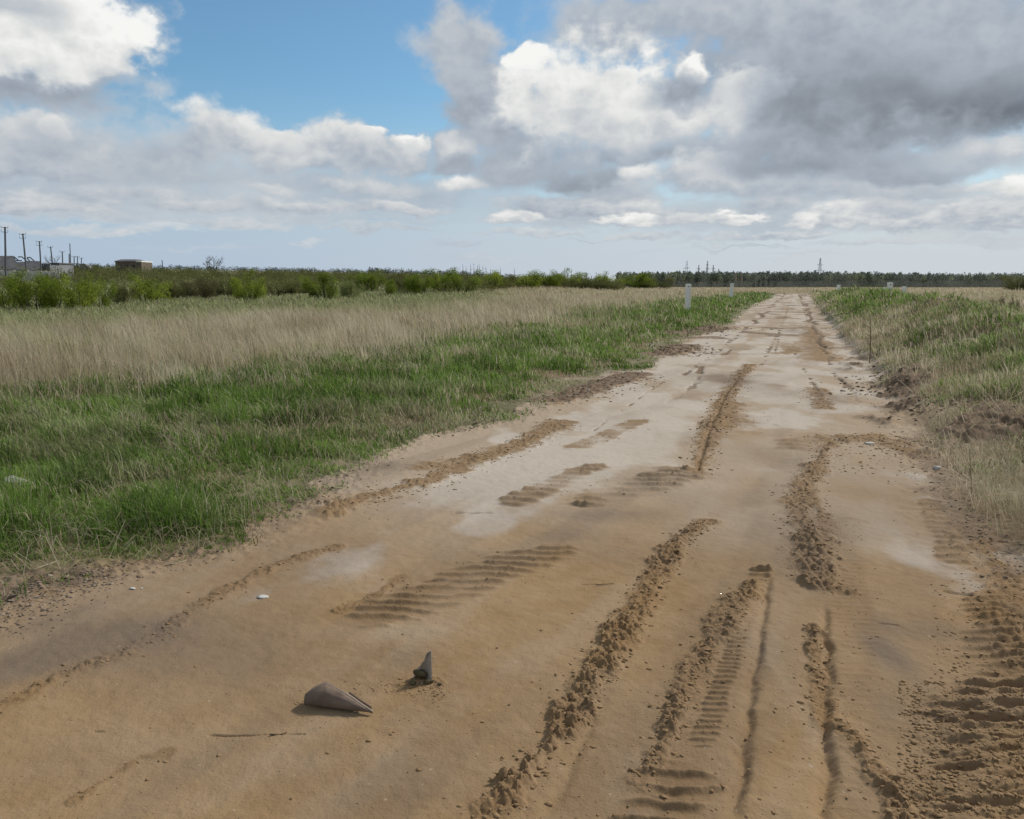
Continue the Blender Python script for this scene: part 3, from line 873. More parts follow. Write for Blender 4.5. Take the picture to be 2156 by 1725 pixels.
M_POLE = plain("weathered_concrete_pole", (0.10, 0.105, 0.11), (0.15, 0.15, 0.15), 1.5)
M_DARK = plain("dark_iron", (0.035, 0.037, 0.042), (0.06, 0.06, 0.065), 2.0, 0.6)
M_STEEL = plain("galvanised_lattice", (0.24, 0.28, 0.31), (0.32, 0.36, 0.39), 0.5, 0.6)
M_WHITE = plain("whitewashed_concrete", (0.78, 0.75, 0.67), (0.86, 0.83, 0.76), 4.0, 0.85, (0.36, 0.35, 0.31))
M_PANEL = plain("pale_concrete_panel", (0.50, 0.49, 0.42), (0.60, 0.58, 0.50), 0.4, 0.9, (0.27, 0.26, 0.23))
M_ROOF = plain("old_slate_roof", (0.085, 0.083, 0.090), (0.135, 0.13, 0.13), 0.5, 0.9, (0.17, 0.16, 0.15))
M_BRICK = plain("dull_brown_brick", (0.13, 0.105, 0.075), (0.17, 0.14, 0.10), 0.6, 0.9)
M_GREYW = plain("grey_render", (0.17, 0.175, 0.18), (0.23, 0.235, 0.235), 0.5, 0.9)
M_STONE = plain("pale_stone", (0.42, 0.40, 0.36), (0.58, 0.56, 0.51), 14.0, 0.85, (0.25, 0.22, 0.18))
M_BARK = plain("dull_bark", (0.045, 0.038, 0.030), (0.085, 0.072, 0.058), 2.0, 0.95)
M_GREYBARK = plain("bare_grey_twigs", (0.085, 0.085, 0.085), (0.12, 0.115, 0.11), 2.0, 0.95)
M_SNAG = plain("bleached_dead_wood", (0.24, 0.20, 0.14), (0.32, 0.27, 0.19), 0.5, 0.95)
M_TWIG = plain("brown_twig", (0.07, 0.05, 0.03), (0.12, 0.085, 0.055), 30.0, 0.9)
M_STRAWSTALK = plain("bleached_straw", (0.38, 0.32, 0.21), (0.48, 0.42, 0.29), 8.0, 0.8)

def leafy(name, dark, light, dry0=None, dry1=None, trans=0.3):
    """foliage: colours run with the per-leaf value var; dry turns a leaf into straw"""
    m = bpy.data.materials.new(name)
    m.use_nodes = True
    t = m.node_tree
    t.nodes.clear()
    b = NT(t)
    var = b.attr("var")
    col = b.mix(var, dark, light)
    if dry0:
        col = b.mix(b.attr("dry"), col, b.mix(var, dry0, dry1))
    d, tr = b.n('ShaderNodeBsdfDiffuse'), b.n('ShaderNodeBsdfTranslucent')
    t.links.new(col, d.inputs[0]); t.links.new(col, tr.inputs[0])
    mx = b.n('ShaderNodeMixShader'); mx.inputs[0].default_value = trans
    t.links.new(d.outputs[0], mx.inputs[1]); t.links.new(tr.outputs[0], mx.inputs[2])
    o = b.n('ShaderNodeOutputMaterial')
    t.links.new(mx.outputs[0], o.inputs[0])
    return m

# ------------------------------------------------------------------ grass
GRASS = leafy("grass_blades", (0.040, 0.096, 0.011), (0.215, 0.335, 0.060), (0.35, 0.27, 0.175), (0.66, 0.565, 0.425), 0.42)

def blades(x, y, z, h, w, yaw, lx, ly):
    """tapering two-step blades as triangles"""
    n = len(x)
    cx, sx = np.cos(yaw) * w / 2, np.sin(yaw) * w / 2
    V = np.empty((n, 5, 3), np.float32)
    V[:, 0] = np.stack([x - cx, y - sx, z - 0.01], -1)
    V[:, 1] = np.stack([x + cx, y + sx, z - 0.01], -1)
    mx, my, mz = x + lx * h * 0.30, y + ly * h * 0.30, z + h * 0.58
    V[:, 2] = np.stack([mx - cx * 0.75, my - sx * 0.75, mz], -1)
    V[:, 3] = np.stack([mx + cx * 0.75, my + sx * 0.75, mz], -1)
    ln = np.sqrt(lx * lx + ly * ly)
    V[:, 4] = np.stack([x + lx * h, y + ly * h, z + h * np.clip(1.05 - 0.35 * ln, 0.4, 1)], -1)
    i = np.arange(n)[:, None] * 5
    F = np.concatenate([i + np.array([[0, 1, 2]]), i + np.array([[1, 3, 2]]), i + np.array([[2, 3, 4]])], 1).reshape(-1, 3)
    return V.reshape(-1, 3), F

def sow(n, rmin, rmax, a0, a1):
    r = rmin * (rmax / rmin) ** rng.random(n)
    a = np.radians(a0 + (a1 - a0) * rng.random(n))
    return r * np.sin(a), r * np.cos(a), r

def grass_patch(name, n, rmin, rmax, a0, a1, label, kind_fn):
    x, y, r = sow(n, rmin, rmax, a0, a1)
    dl, dr = side_dist(x, y)
    tan, cover = grass_zones(x, y, dl, dr)
    out = (np.maximum(dl + 0.22, dr) > 0.02) | (y > ROAD_END)
    out &= rng.random(n) < np.where(y > ROAD_END, 1, cover)
    x, y, r, dl, dr, tan = (v[out] for v in (x, y, r, dl, dr, tan))
    x, y, z, h, w, lx, ly, dry, var = kind_fn(x, y, r, dl, dr, tan)
    V, F = blades(x, y, z, h, w, rng.random(len(x)) * math.pi, lx, ly)
    me = mesh_np(name, V, F, GRASS, {"dry": np.repeat(dry, 5), "var": np.repeat(var, 5)})
    o = link(bpy.data.objects.new(name, me))
    tag(o, label, "grass", kind="stuff")
    print(name, len(x))

def short_grass(x, y, r, dl, dr, tan):
    k = rng.random(len(x)) > tan * np.where(dr > dl, 0.55, 0.80)
    x, y, r, dl, dr, tan = (v[k] for v in (x, y, r, dl, dr, tan))
    n = len(x)
    d = np.maximum(dl, dr)
    cl = sst(fbm(x * 2.4, y * 2.4, 3, 301), 0.28, 0.72)
    h = (0.045 + 0.115 * sst(d, 0.0, 1.6)) * (0.35 + 1.3 * cl) * (0.55 + 0.8 * rng.random(n)) * np.where(dr > dl, 1.0, 1.0)
    for px, py, rad in ((610, 1005, .28), (410, 1120, .40), (300, 1130, .35), (180, 1130, .3), (690, 965, .35)):
        c = gp(px, py); h = h * (1 + 0.9 * np.exp(-((x - c[0]) ** 2 + (y - c[1]) ** 2) / rad ** 2))
    h *= 1 + 0.9 * sst(r, 20, 60)
    w = 0.0062 * np.maximum(1, r / 6) * (0.6 + 0.8 * rng.random(n))
    w = np.minimum(w, h * 0.55)
    wind = fbm(x * 0.8, y * 0.8, 2, 302)
    lx = -0.25 + 0.5 * (wind - 0.5) + 0.50 * rng.standard_normal(n); ly = 0.45 * rng.standard_normal(n)
    lx = np.where(dr > dl, lx * 1.5, lx)
    var = np.clip(0.05 + 0.55 * sst(fbm(x * 1.3, y * 1.3, 4, 303), 0.3, 0.7) + 0.34 * rng.standard_normal(n) + 0.1, 0, 1)
    dry = np.clip(0.05 + 0.30 * sst(fbm(x * 1.1, y * 1.1, 3, 304), 0.5, 0.7) + 0.16 * tan + 0.10 * rng.standard_normal(n), 0, 0.8)
    dry = np.where(rng.random(n) < 0.05 + 0.32 * sst(fbm(x * 1.0, y * 1.0, 4, 305), 0.53, 0.68), 0.9, dry)
    dry = np.maximum(dry, 0.36 * sst(dl, 9, 18))
    return x, y, terrain(x, y), h, w, lx, ly, dry, var

def tall_grass(x, y, r, dl, dr, tan):
    right = dr > dl
    k = rng.random(len(x)) < np.where(right, tan * 0.95, tan * (0.45 + 0.55 * sst(dl, 5, 13))) * 0.9 + 0.014 + 0.05 * np.exp(-((dl - 4.0) / 1.6) ** 2)
    x, y, r, dl, dr, tan, right = (v[k] for v in (x, y, r, dl, dr, tan, right))
    n = len(x)
    cl = sst(fbm(x * 1.3, y * 1.3, 4, 311), 0.25, 0.75)
    h = (0.22 + 0.36 * sst(np.maximum(dl, dr), 2.0, 9.0)) * (0.55 + 0.9 * cl) * (0.6 + 0.7 * rng.random(n))
    h = np.where(right, h * 0.72 + 0.07, h) * (1 - 0.5 * sst(dl, 14, 26) * sst(-x, -4, 8))
    w = 0.0034 * np.maximum(1, r / 7) * (0.7 + 0.7 * rng.random(n))
    w = np.minimum(w, 0.12)
    wind = fbm(x * 0.4, y * 0.4, 2, 312)
    bent = rng.random(n) < 0.16
    lx = -0.28 + 0.7 * (wind - 0.5) + np.where(bent, 0.8, 0.24) * rng.standard_normal(n); ly = np.where(bent, 0.7, 0.24) * rng.standard_normal(n)
    mess = right & (r < 11)
    h = np.where(right & (y > 6.6) & (y < 8.6), h * 0.62, h)
    lx = np.where(mess, lx * 2.2, lx); ly = np.where(mess, ly * 2.2, ly)
    var = np.clip(0.75 * sst(fbm(x * 0.8, y * 0.8, 4, 313), 0.28, 0.72) + 0.12 + 0.28 * rng.standard_normal(n), 0, 1)
    gg = sst(dl + (fbm(x * 0.07, y * 0.07, 3, 203) - 0.5) * 14, 14, 22) * sst(-x, -2, 8) + 0.5 * sst(fbm(x * 0.22, y * 0.22, 3, 204), 0.52, 0.66) * (dl > 0)
    dry = np.clip(0.92 - 0.42 * np.clip(gg, 0, 1) + 0.16 * rng.standard_normal(n), 0.2, 1)
    return x, y, terrain(x, y), h, w, lx, ly, dry, var

def flattened(x, y, r, dl, dr, tan):
    """last year's straw lying over the verges and the cut bank"""
    d = np.maximum(dl, dr)
    k = rng.random(len(x)) < 0.10 + 0.8 * cut_face(x, y, dr) + 0.9 * np.exp(-((d - 0.5) / 0.7) ** 2) * np.where(dr > dl, 1, 0.35)
    x, y, r, dl, dr = (v[k] for v in (x, y, r, dl, dr))
    n = len(x)
    h = 0.16 + 0.25 * rng.random(n)
    w = 0.0040 * np.maximum(1, r / 7)
    a = rng.random(n) * 6.283
    ln = 0.9 + 0.9 * rng.random(n)
    var = np.clip(0.35 + 0.3 * rng.standard_normal(n), 0, 1)
    dry = np.clip(0.92 + 0.1 * rng.standard_normal(n), 0, 1)
    hh = h * (0.55 + 0.5 * cut_face(x, y, dr))
    return x, y, terrain(x, y) + 0.005 + 0.20 * cut_face(x, y, dr), hh, w, np.cos(a) * ln * 1.6, np.sin(a) * ln * 1.6, dry, var

grass_patch("short_grass", 720000, 3.6, 170, -39, 39, "short green grass with dry tufts covering both verges of the road", short_grass)
grass_patch("tall_dry_grass", 760000, 4.2, 420, -39, 39, "tall tan dry grass standing over the field beyond the verge", tall_grass)
grass_patch("fallen_straw", 60000, 3.6, 40, -39, 39, "bleached straw lying flat along the verges and over the cut bank", flattened)

# ------------------------------------------------------------------ crumbled soil and gravel
M_CLOD = plain("sandy_clod", (0.205, 0.126, 0.060), (0.265, 0.172, 0.090), 9.0, 0.95)
M_EARTH = plain("dark_earth_clod", (0.095, 0.068, 0.045), (0.20, 0.148, 0.102), 9.0, 0.95)
M_GRAVEL = plain("verge_gravel", (0.15, 0.112, 0.080), (0.30, 0.235, 0.175), 25.0, 0.95)

def rock_shapes(k, seed, subdiv=2):
    import bmesh
    out = []
    r = np.random.default_rng(seed)
    for _ in range(k):
        bm = bmesh.new()
        bmesh.ops.create_icosphere(bm, subdivisions=subdiv, radius=1.0)
        V = np.array([v.co[:] for v in bm.verts]); F = np.array([[v.index for v in f.verts] for f in bm.faces])
        bm.free()
        pl = r.standard_normal((9, 3)); pl /= np.linalg.norm(pl, axis=1)[:, None]
        for q in pl:                                     # chop with planes: angular lumps
            s = V @ q
            cut = 0.45 + 0.35 * r.random()
            V = V - np.outer(np.maximum(s - cut, 0), q)
        V += (0.035 if subdiv == 2 else 0.20) * r.standard_normal(V.shape)
        out.append((V * np.array([1, 0.8 + 0.3 * r.random(), 0.62]), F))
    return out

def scatter_rocks(name, x, y, size, mat, label, seed, sink=0.30):
    sh = rock_shapes(7, seed, 1)
    z = surface(x, y)
    n = len(x)
    pick = rng.integers(0, 7, n)
    Vs, Fs, off = [], [], 0
    for k, (V, F) in enumerate(sh):
        I = np.nonzero(pick == k)[0]
        if not len(I):
            continue
        a = rng.random(len(I)) * 6.283
        c, s = np.cos(a), np.sin(a)
        sx = size[I] * (0.7 + 0.7 * rng.random(len(I)))
        P = np.empty((len(I), len(V), 3), np.float32)
        P[:, :, 0] = x[I, None] + (V[None, :, 0] * c[:, None] - V[None, :, 1] * s[:, None]) * sx[:, None]
        P[:, :, 1] = y[I, None] + (V[None, :, 0] * s[:, None] + V[None, :, 1] * c[:, None]) * size[I, None]
        P[:, :, 2] = z[I, None] + (V[None, :, 2] + 0.62 - 2 * sink) * 0.8 * size[I, None]
        Vs.append(P.reshape(-1, 3))
        Fs.append((F[None] + (np.arange(len(I)) * len(V))[:, None, None]).reshape(-1, 3) + off)
        off += len(I) * len(V)
    me = mesh_np(name, np.vstack(Vs), np.vstack(Fs), mat)
    o = link(bpy.data.objects.new(name, me))
    tag(o, label, name.replace("_", " "), kind="stuff")

def along(P, hw, n, spread=0.62):
    P = gline(P)
    seg = np.hypot(*np.diff(P, axis=0).T)
    cum = np.concatenate([[0], np.cumsum(seg)])
    # more crumbs where they can be seen: close to the viewer
    s = rng.random(n) * cum[-1]
    x = np.interp(s, cum, P[:, 0]); y = np.interp(s, cum, P[:, 1])
    return x + rng.standard_normal(n) * hw * spread, y + rng.standard_normal(n) * hw * spread

cx, cy, cs = [], [], []
for P, hw, ht, cr in RIDGES[:13] + RIDGES[16:18] + RIDGES[20:]:
    G = gline(P)
    L = np.hypot(*np.diff(G, axis=0).T).sum()
    dist = float(np.hypot(*G.T).mean())
    n = int(L * hw * (5200 if ht > 0.03 else 3600) / max(dist / 4, 1) ** 1.1)
    a, b_ = along(P, hw, n)
    cx.append(a); cy.append(b_); cs.append((0.0028 + 0.0135 * rng.random(n) ** 4.5) * max(1.0, dist / 8.5) * (1.0 if ht > 0.03 else 0.7))
for P, hw, ht, sp in TREADS:
    G = gline(P)
    L = np.hypot(*np.diff(G, axis=0).T).sum(); dist = float(np.hypot(*G.T).mean())
    n = int(L * hw * 420 / max(dist / 4, 1))
    a, b_ = along(P, hw, n)
    cx.append(a); cy.append(b_); cs.append((0.003 + 0.007 * rng.random(n) ** 2) * max(1.0, dist / 6))
# churned corner at the lower right, and stray crumbs everywhere
for n, (x0, x1, y0, y1) in ((2600, (1890, 2180, 1440, 1725)), (420, (1960, 2150, 1220, 1440)), (260, (1200, 1750, 1250, 1725)), (90, (100, 1300, 1200, 1725)), (260, (1700, 1960, 920, 1000))):
    p = np.array([gp(*q) for q in zip(x0 + (x1 - x0) * rng.random(n), y0 + (y1 - y0) * rng.random(n))])
    cx.append(p[:, 0]); cy.append(p[:, 1]); cs.append((0.0025 + 0.011 * rng.random(n) ** 3) * np.maximum(1, np.hypot(*p.T) / 5))
for n, (x0, y0), sp, sz in ((60, (632, 1478), (9, 12), .005), (130, (790, 1442), (45, 9), .005), (150, (872, 1442), (26, 10), .007), (60, (925, 1452), (10, 16), .006), (40, (700, 1510), (50, 5), .004)):
    p = np.array([gp(x0 + sp[0] * a, y0 + sp[1] * b_) for a, b_ in np.clip(rng.standard_normal((n, 2)), -2.2, 2.2)])
    cx.append(p[:, 0]); cy.append(p[:, 1]); cs.append(sz * (0.35 + 0.9 * rng.random(n) ** 2.5))
n = 1500
p = np.array([gp(*q) for q in zip(2156 * rng.random(n), 1150 + 575 * rng.random(n))])
k = (edges_at(p[:, 1])[0] < p[:, 0]) & (edges_at(p[:, 1])[1] > p[:, 0])
cx.append(p[k, 0]); cy.append(p[k, 1]); cs.append((0.0018 + 0.0035 * rng.random(n) ** 4)[k])
scatter_rocks("sand_clods", np.concatenate(cx), np.concatenate(cy), np.concatenate(cs), M_CLOD, "crumbled moist sand clods along the wheel ridges of the road", 3)

ex, ey, es = [], [], []
for P, hw, n, s in (([(1150, 850), (1230, 822), (1345, 788)], .5, 700, .024), ([(1380, 706), (1500, 692)], 1.3, 700, .05), ([(1400, 748), (1445, 730)], .8, 400, .04),
                    ([(900, 915), (1020, 890), (1110, 868)], .2, 300, .018), ([(460, 1152), (560, 1097), (640, 1042), (740, 992)], .2, 420, .010), ([(0, 1330), (90, 1250), (300, 1185), (460, 1152)], .22, 1200, .010),
                    ([(1780, 700), (1835, 775), (1880, 850), (1940, 940), (2000, 1050), (2080, 1140)], .35, 900, .016), ([(1850, 835), (1900, 790), (1950, 770)], .55, 420, .045), ([(1930, 880), (2040, 872), (2156, 875)], .35, 420, .03)):
    a, b_ = along(P, hw, n)
    ex.append(a); ey.append(b_); es.append(s * (0.35 + 0.9 * rng.random(n) ** 2))
scatter_rocks("earth_clods", np.concatenate(ex), np.concatenate(ey), np.concatenate(es), M_EARTH, "dark brown earth clods turned up along the grass edges of the road", 4)
n = 480
gx, gy = along([(-40, 1300), (40, 1262), (110, 1240), (200, 1215)], .16, n, 0.9)
g2x, g2y = along([(560, 1100), (700, 1010), (800, 960)], .22, 420)
g3x, g3y = along([(1960, 985), (2050, 1110), (2140, 1230)], .16, 420)
scatter_rocks("verge_gravel", np.concatenate([gx, g2x, g3x]), np.concatenate([gy, g2y, g3y]), 0.004 + 0.013 * rng.random(n + 840) ** 2.5, M_GRAVEL, "pale gravel and crumbled stone spilled along the road edges", 5)

# ------------------------------------------------------------------ bushes
LEAF_G = leafy("willow_leaves_green", (0.110, 0.145, 0.020), (0.330, 0.385, 0.065), trans=0.42)
LEAF_D = leafy("willow_leaves_deep_green", (0.080, 0.115, 0.016), (0.240, 0.300, 0.048), trans=0.38)
LEAF_O = leafy("budding_leaves_olive", (0.100, 0.105, 0.034), (0.205, 0.205, 0.080), trans=0.35)
LEAF_B = leafy("budding_twigs_brown", (0.085, 0.074, 0.036), (0.165, 0.150, 0.070), trans=0.3)
LEAF_P = leafy("young_leaves_pale", (0.14, 0.17, 0.055), (0.32, 0.34, 0.14), trans=0.4)
LEAF_T = leafy("thicket_twigs_and_buds", (0.092, 0.096, 0.036), (0.190, 0.195, 0.074), trans=0.3)
LEAF_K = leafy("spruce_needles", (0.022, 0.028, 0.024), (0.050, 0.058, 0.046), trans=0.15)
LEAF_W = leafy("far_wood_foliage", (0.072, 0.098, 0.076), (0.38, 0.39, 0.24), (0.118, 0.130, 0.112), (0.25, 0.255, 0.21), trans=0.25)
LEAF_H = leafy("far_hill_foliage", (0.040, 0.052, 0.050), (0.105, 0.118, 0.092), trans=0.2)

def leaf_cards(c, size, var, g, tall=1.0):
    """randomly turned four-cornered leaves around the points c"""
    n = len(c)
    u = g.standard_normal((n, 3)); u[:, 2] = np.abs(u[:, 2]) * tall + 0.15; u /= np.linalg.norm(u, axis=1)[:, None]
    w = np.cross(u, g.standard_normal((n, 3))); w /= np.linalg.norm(w, axis=1)[:, None]
    s = size[:, None]
    V = np.stack([c - u * s * 0.9, c + w * s * 0.42, c + u * s, c - w * s * 0.42], 1)
    F = np.arange(n * 4).reshape(n, 4)
    return V.reshape(-1, 3), F, np.repeat(var, 4)

def bush_meshes(seed, mat):
    """crown and stems of a many-stemmed shrub about 1 wide and 1 tall"""
    g = np.random.default_rng(seed)
    mb = MB()
    tips = []
    for k in range(9):
        a = g.random() * 6.28; rr = 0.05 + 0.10 * g.random()
        out = 0.12 + 0.36 * g.random()
        top = 0.55 + 0.42 * g.random() * (1 - out * 0.6)
        p0 = np.array([rr * math.cos(a), rr * math.sin(a), -0.05])
        p2 = np.array([(rr + out) * math.cos(a), (rr + out) * math.sin(a), top])
        p1 = (p0 + p2) / 2 + np.array([0.04 * g.standard_normal(), 0.04 * g.standard_normal(), 0.06])
        mb.tube([p0, p1, p2], [0.016, 0.011, 0.004], 5)
        tips.append((p0, p1, p2))
    C, S, A = [], [], []
    for p0, p1, p2 in tips:
        for q in range(7):
            t = 0.28 + 0.80 * g.random()
            ctr = p0 * (1 - t) + p2 * t + 0.075 * g.standard_normal(3)
            m = g.integers(70, 140)
            pts = ctr + np.clip(g.standard_normal((m, 3)), -1.8, 1.8) * np.array([0.06, 0.06, 0.085])
            C.append(pts); A.append(np.clip(0.5 + 0.22 * g.standard_normal() + 0.15 * g.standard_normal(m), 0, 1))
    C = np.vstack(C); A = np.concatenate(A)
    k = C[:, 2] > 0.05
    C, A = C[k], A[k]
    V, F, var = leaf_cards(C, 0.013 + 0.017 * g.random(len(C)), A, g, 1.6)
    return mesh_np("crown", V, F, mat, {"var": var}), mb

BUSH = {}
for nm, mat, seeds in (("g", LEAF_G, (1, 2, 3)), ("d", LEAF_D, (4, 5, 6)), ("o", LEAF_O, (7, 8)), ("b", LEAF_B, (9, 10)), ("p", LEAF_P, (12,))):
    BUSH[nm] = []
    for s in seeds:
        crown, mb = bush_meshes(s, mat)
        sm = bpy.data.meshes.new("stems"); sm.from_pydata(mb.v, [], mb.f); sm.materials.append(M_BARK)
        BUSH[nm].append((crown, sm))

# centre x, ground y, top y, width (picture units), kind, label
BUSH_SPOTS = [
    (14, 655, 580, 62, 'g', "leafy green willow bush at the very left edge, below the first utility pole"),
    (72, 659, 580, 62, 'd', "deep green willow bush with dark stems below the second utility pole"),
    (120, 658, 586, 54, 'd', "deep green bush in front of the right end of the pale concrete fence"),
    (163, 657, 584, 56, 'g', "bright green willow bush right of the deep green pair by the concrete fence"),
    (206, 654, 588, 46, 'd', "deep green bush closing the right end of the dense clump under the poles"),
    (256, 646, 594, 34, 'o', "small olive bush with open stems below the flat brick building"),
    (312, 640, 585, 58, 'g', "round green bush just right of the flat brick building"),
    (352, 634, 588, 48, 'o', "olive bush between the round green bush and the brown ones"),
    (392, 630, 590, 56, 'b', "brown barely leafed bush left of the lone bare tree"),
    (432, 634, 588, 44, 'b', "brown barely leafed bush directly below the lone bare tree"),
    (476, 626, 585, 48, 'o', "olive bush right of the lone bare tree, beside the brown bushes"),
    (527, 636, 578, 54, 'g', "green willow bush with thick dark stems, standing forward right of the bare tree"),
    (590, 624, 590, 56, 'o', "low wide olive bush left of the lone round green bush"),
    (640, 620, 586, 46, 'o', "olive bush just behind the lone round green bush, on its left"),
    (686, 634, 580, 50, 'd', "lone round deep green bush standing out in the tan field"),
    (736, 630, 588, 34, 'p', "small pale green bush with upright pale tips beside the lone round one"),
    (780, 614, 574, 54, 'd', "deep green bush right behind the small pale one"),
    (816, 624, 592, 26, 'd', "smallest dark bush, forward of the hedge line in the middle"),
    (856, 615, 573, 50, 'o', "olive bush behind the smallest dark bush"),
    (884, 621, 577, 44, 'd', "deep green bush right of the smallest dark bush, slightly forward"),
    (930, 614, 573, 50, 'g', "green bush left of the dark one under the thin bare saplings"),
    (972, 615, 571, 52, 'd', "dark green bush directly under the clump of thin bare saplings"),
    (1022, 610, 573, 48, 'g', "green bush under the right half of the bare sapling clump"),
    (1066, 610, 573, 50, 'o', "olive bush below the single bare sapling"),
    (1110, 609, 574, 48, 'g', "green bush right of the single bare sapling"),
    (1152, 608, 575, 48, 'd', "deep green bush left of the spiky topped pair in the far hedge"),
    (1197, 607, 572, 48, 'g', "tall green bush with spiky top in the far hedge"),
    (1243, 607, 577, 48, 'd', "deep green bush right of the spiky topped one in the far hedge"),
    (1288, 607, 580, 44, 'g', "green bush second from the right end of the left hedge"),
    (1335, 606, 579, 58, 'd', "dark rounded bush closing the right end of the left hedge"),
    (1380, 605, 584, 48, 'o', "low olive bush against the far wood, left of the nearer white post"),
    (2120, 636, 626, 30, 'b', "small dark twiggy bush on the green bank at the right edge"),
    (2142, 609, 579, 44, 'o', "olive bush in front of the far wood at the right edge"),
]
for i, (px, by, ty, wd, kind, lab) in enumerate(BUSH_SPOTS):
    x, y, z = land_point(px, by) if px < 1500 else (lambda q: (q[0], q[1], float(terrain(np.array([q[0]]), np.array([q[1]]))[0])))(at(px, by, 22 if by > 620 else 170))
    if y > 330:
        p = at(px, by, 260); x, y = p[0], p[1]; z = float(terrain(np.array([x]), np.array([y]))[0])
    h = at(px, ty, y)[2] - z
    w = wd / FPX * y * 1.12
    crown, stems = BUSH[kind][i % len(BUSH[kind])]
    root = empty("willow_bush", (x, y, z - 0.05), lab, "bush", "shrubs along the far edge of the field")
    a = random.random() * 6.28
    root.rotation_euler = (0, 0, a)
    root.scale = (w * 1.32, w * 1.32, max(h, 0.3) * 1.05)
    for nm, me in (("crown", crown), ("stems", stems)):
        o = link(bpy.data.objects.new(nm, me)); o.parent = root

# the undistinguishable growth behind them
def thicket():
    g = np.random.default_rng(77)
    Vs, Fs, As, off = [], [], [], 0
    C, S, A = [], [], []
    for k in range(1300):
        a = math.radians(-36 + 43.5 * g.random()); r = 105 + 150 * g.random() ** 0.8
        if a > math.radians(0): r = max(r, 170)
        x, y = r * math.sin(a), r * math.cos(a)
        z = float(terrain(np.array([x]), np.array([y]))[0])
        hh = (1.0 + 1.4 * g.random() ** 1.5) * (1 if r < 160 else 1.25)
        m = 110
        q = g.standard_normal((m, 3)); q /= np.linalg.norm(q, axis=1)[:, None]; q *= (0.35 + 0.65 * g.random(m) ** 0.5)[:, None]
        pts = q * np.array([1.5, 1.5, hh * 0.52]) + np.array([x, y, z + hh * 0.5])
        C.append(pts); S.append((0.0006 * r + 0.045) * (0.6 + 0.8 * g.random(m))); A.append(np.clip(0.45 + 0.28 * g.standard_normal() + 0.12 * g.standard_normal(m), 0, 1))
    V, F, var = leaf_cards(np.vstack(C), np.concatenate(S), np.concatenate(A), g, 1.5)
    o = link(bpy.data.objects.new("thicket", mesh_np("thicket", V, F, LEAF_T, {"var": var})))
    tag(o, "olive brown undergrowth filling the ground behind the row of bushes", "undergrowth", kind="stuff")
thicket()

# ------------------------------------------------------------------ far hill trees and far wood
def crowns(spec, g, per):
    """crowns of leaf cards: spec rows are x, y, z, height, radius, pointedness, tone, dryness"""
    C, S, A, D = [], [], [], []
    for x, y, z, h, rad, pt, tone, dry in spec:
        t = g.random(per) ** 0.9
        prof = (1 - t) ** pt * np.clip(t * 6, 0.55, 1)
        a = g.random(per) * 6.28; q = np.sqrt(g.random(per)) * rad * prof
        C.append(np.stack([x + q * np.cos(a), y + q * np.sin(a), z + h * (0.04 + 0.96 * t)], -1))
        S.append(h * 0.075 * (0.6 + 0.8 * g.random(per)) * (0.35 + 0.65 * prof)); A.append(np.clip(tone + 0.14 * g.standard_normal(per), 0, 1)); D.append(np.full(per, dry))
    return np.vstack(C), np.concatenate(S), np.concatenate(A), np.concatenate(D)

def far_woods():
    g = np.random.default_rng(5)
    spec = []
    for k in range(2300):
        a = math.radians(7.2 + 33 * g.random())
        r = 560 + 90 * g.random()
        x, y = r * math.sin(a), r * math.cos(a)
        zone = vnoise(np.array([math.degrees(a) * 0.55]), np.array([0.0]), 9)[0]
        fade = 0.80 + 0.20 * min(1, max(0, (28 - math.degrees(a)) / 8))
        h = (8.3 + 2.4 * g.random()) * fade + (1.3 if r > 620 else 0)
        pick = g.random()
        if pick < 0.42:
            row = (h * (0.96 + 0.08 * g.random()), 2.5, 0.42, 0.02 + 0.15 * g.random(), 0.0)          # pines
        elif pick < 0.42 + 0.42 * zone:
            row = (h * 0.93, 2.5, 0.30, 0.45 + 0.5 * g.random(), 0.0)          # pale budding birches
        else:
            row = (h * 0.92, 3.0, 0.28, 0.2 + 0.6 * g.random(), 0.9)          # still bare, greyish
        spec.append((x, y, 0.0) + row)
    for k in range(520):                                                        # low scrub in front of the wood
        a = math.radians(11 + 29 * g.random()); r = 480 + 60 * g.random()
        spec.append((r * math.sin(a), r * math.cos(a), 0.0, 2.6 + 1.9 * g.random(), 2.8, 0.35, 0.2 + 0.4 * g.random(), 1.0))
    C, S, A, D = crowns(spec, g, 110)
    V, F, var = leaf_cards(C, S, A, g, 1.2)
    o = link(bpy.data.objects.new("far_wood", mesh_np("far_wood", V, F, LEAF_W, {"var": var, "dry": np.repeat(D, 4)})))
    tag(o, "distant mixed wood of dark pines and pale birches across the horizon", "wood", kind="stuff")
    spec = []
    for k in range(1100):
        a = math.radians(-37 + 45 * g.random()); r = 520 + 90 * g.random()
        x, y = r * math.sin(a), r * math.cos(a)
        z = float(terrain(np.array([x]), np.array([y]))[0])
        h = (0.9 + 2.2 * g.random() ** 2) * (1.4 if math.degrees(a) > -10 else 1.0)
        spec.append((x, y, z, h, 2.6, 0.4, 0.2 + 0.4 * g.random(), 0))
    C, S, A, D = crowns(spec, g, 45)
    V, F, var = leaf_cards(C, S * 2.0, A, g, 1.0)
    o = link(bpy.data.objects.new("hill_trees", mesh_np("hill_trees", V, F, LEAF_H, {"var": var})))
    tag(o, "thin dark line of far trees along the crest of the hill", "trees", kind="stuff")
far_woods()

def ground_z(x, y):
    return float(terrain(np.array([float(x)]), np.array([float(y)]))[0])

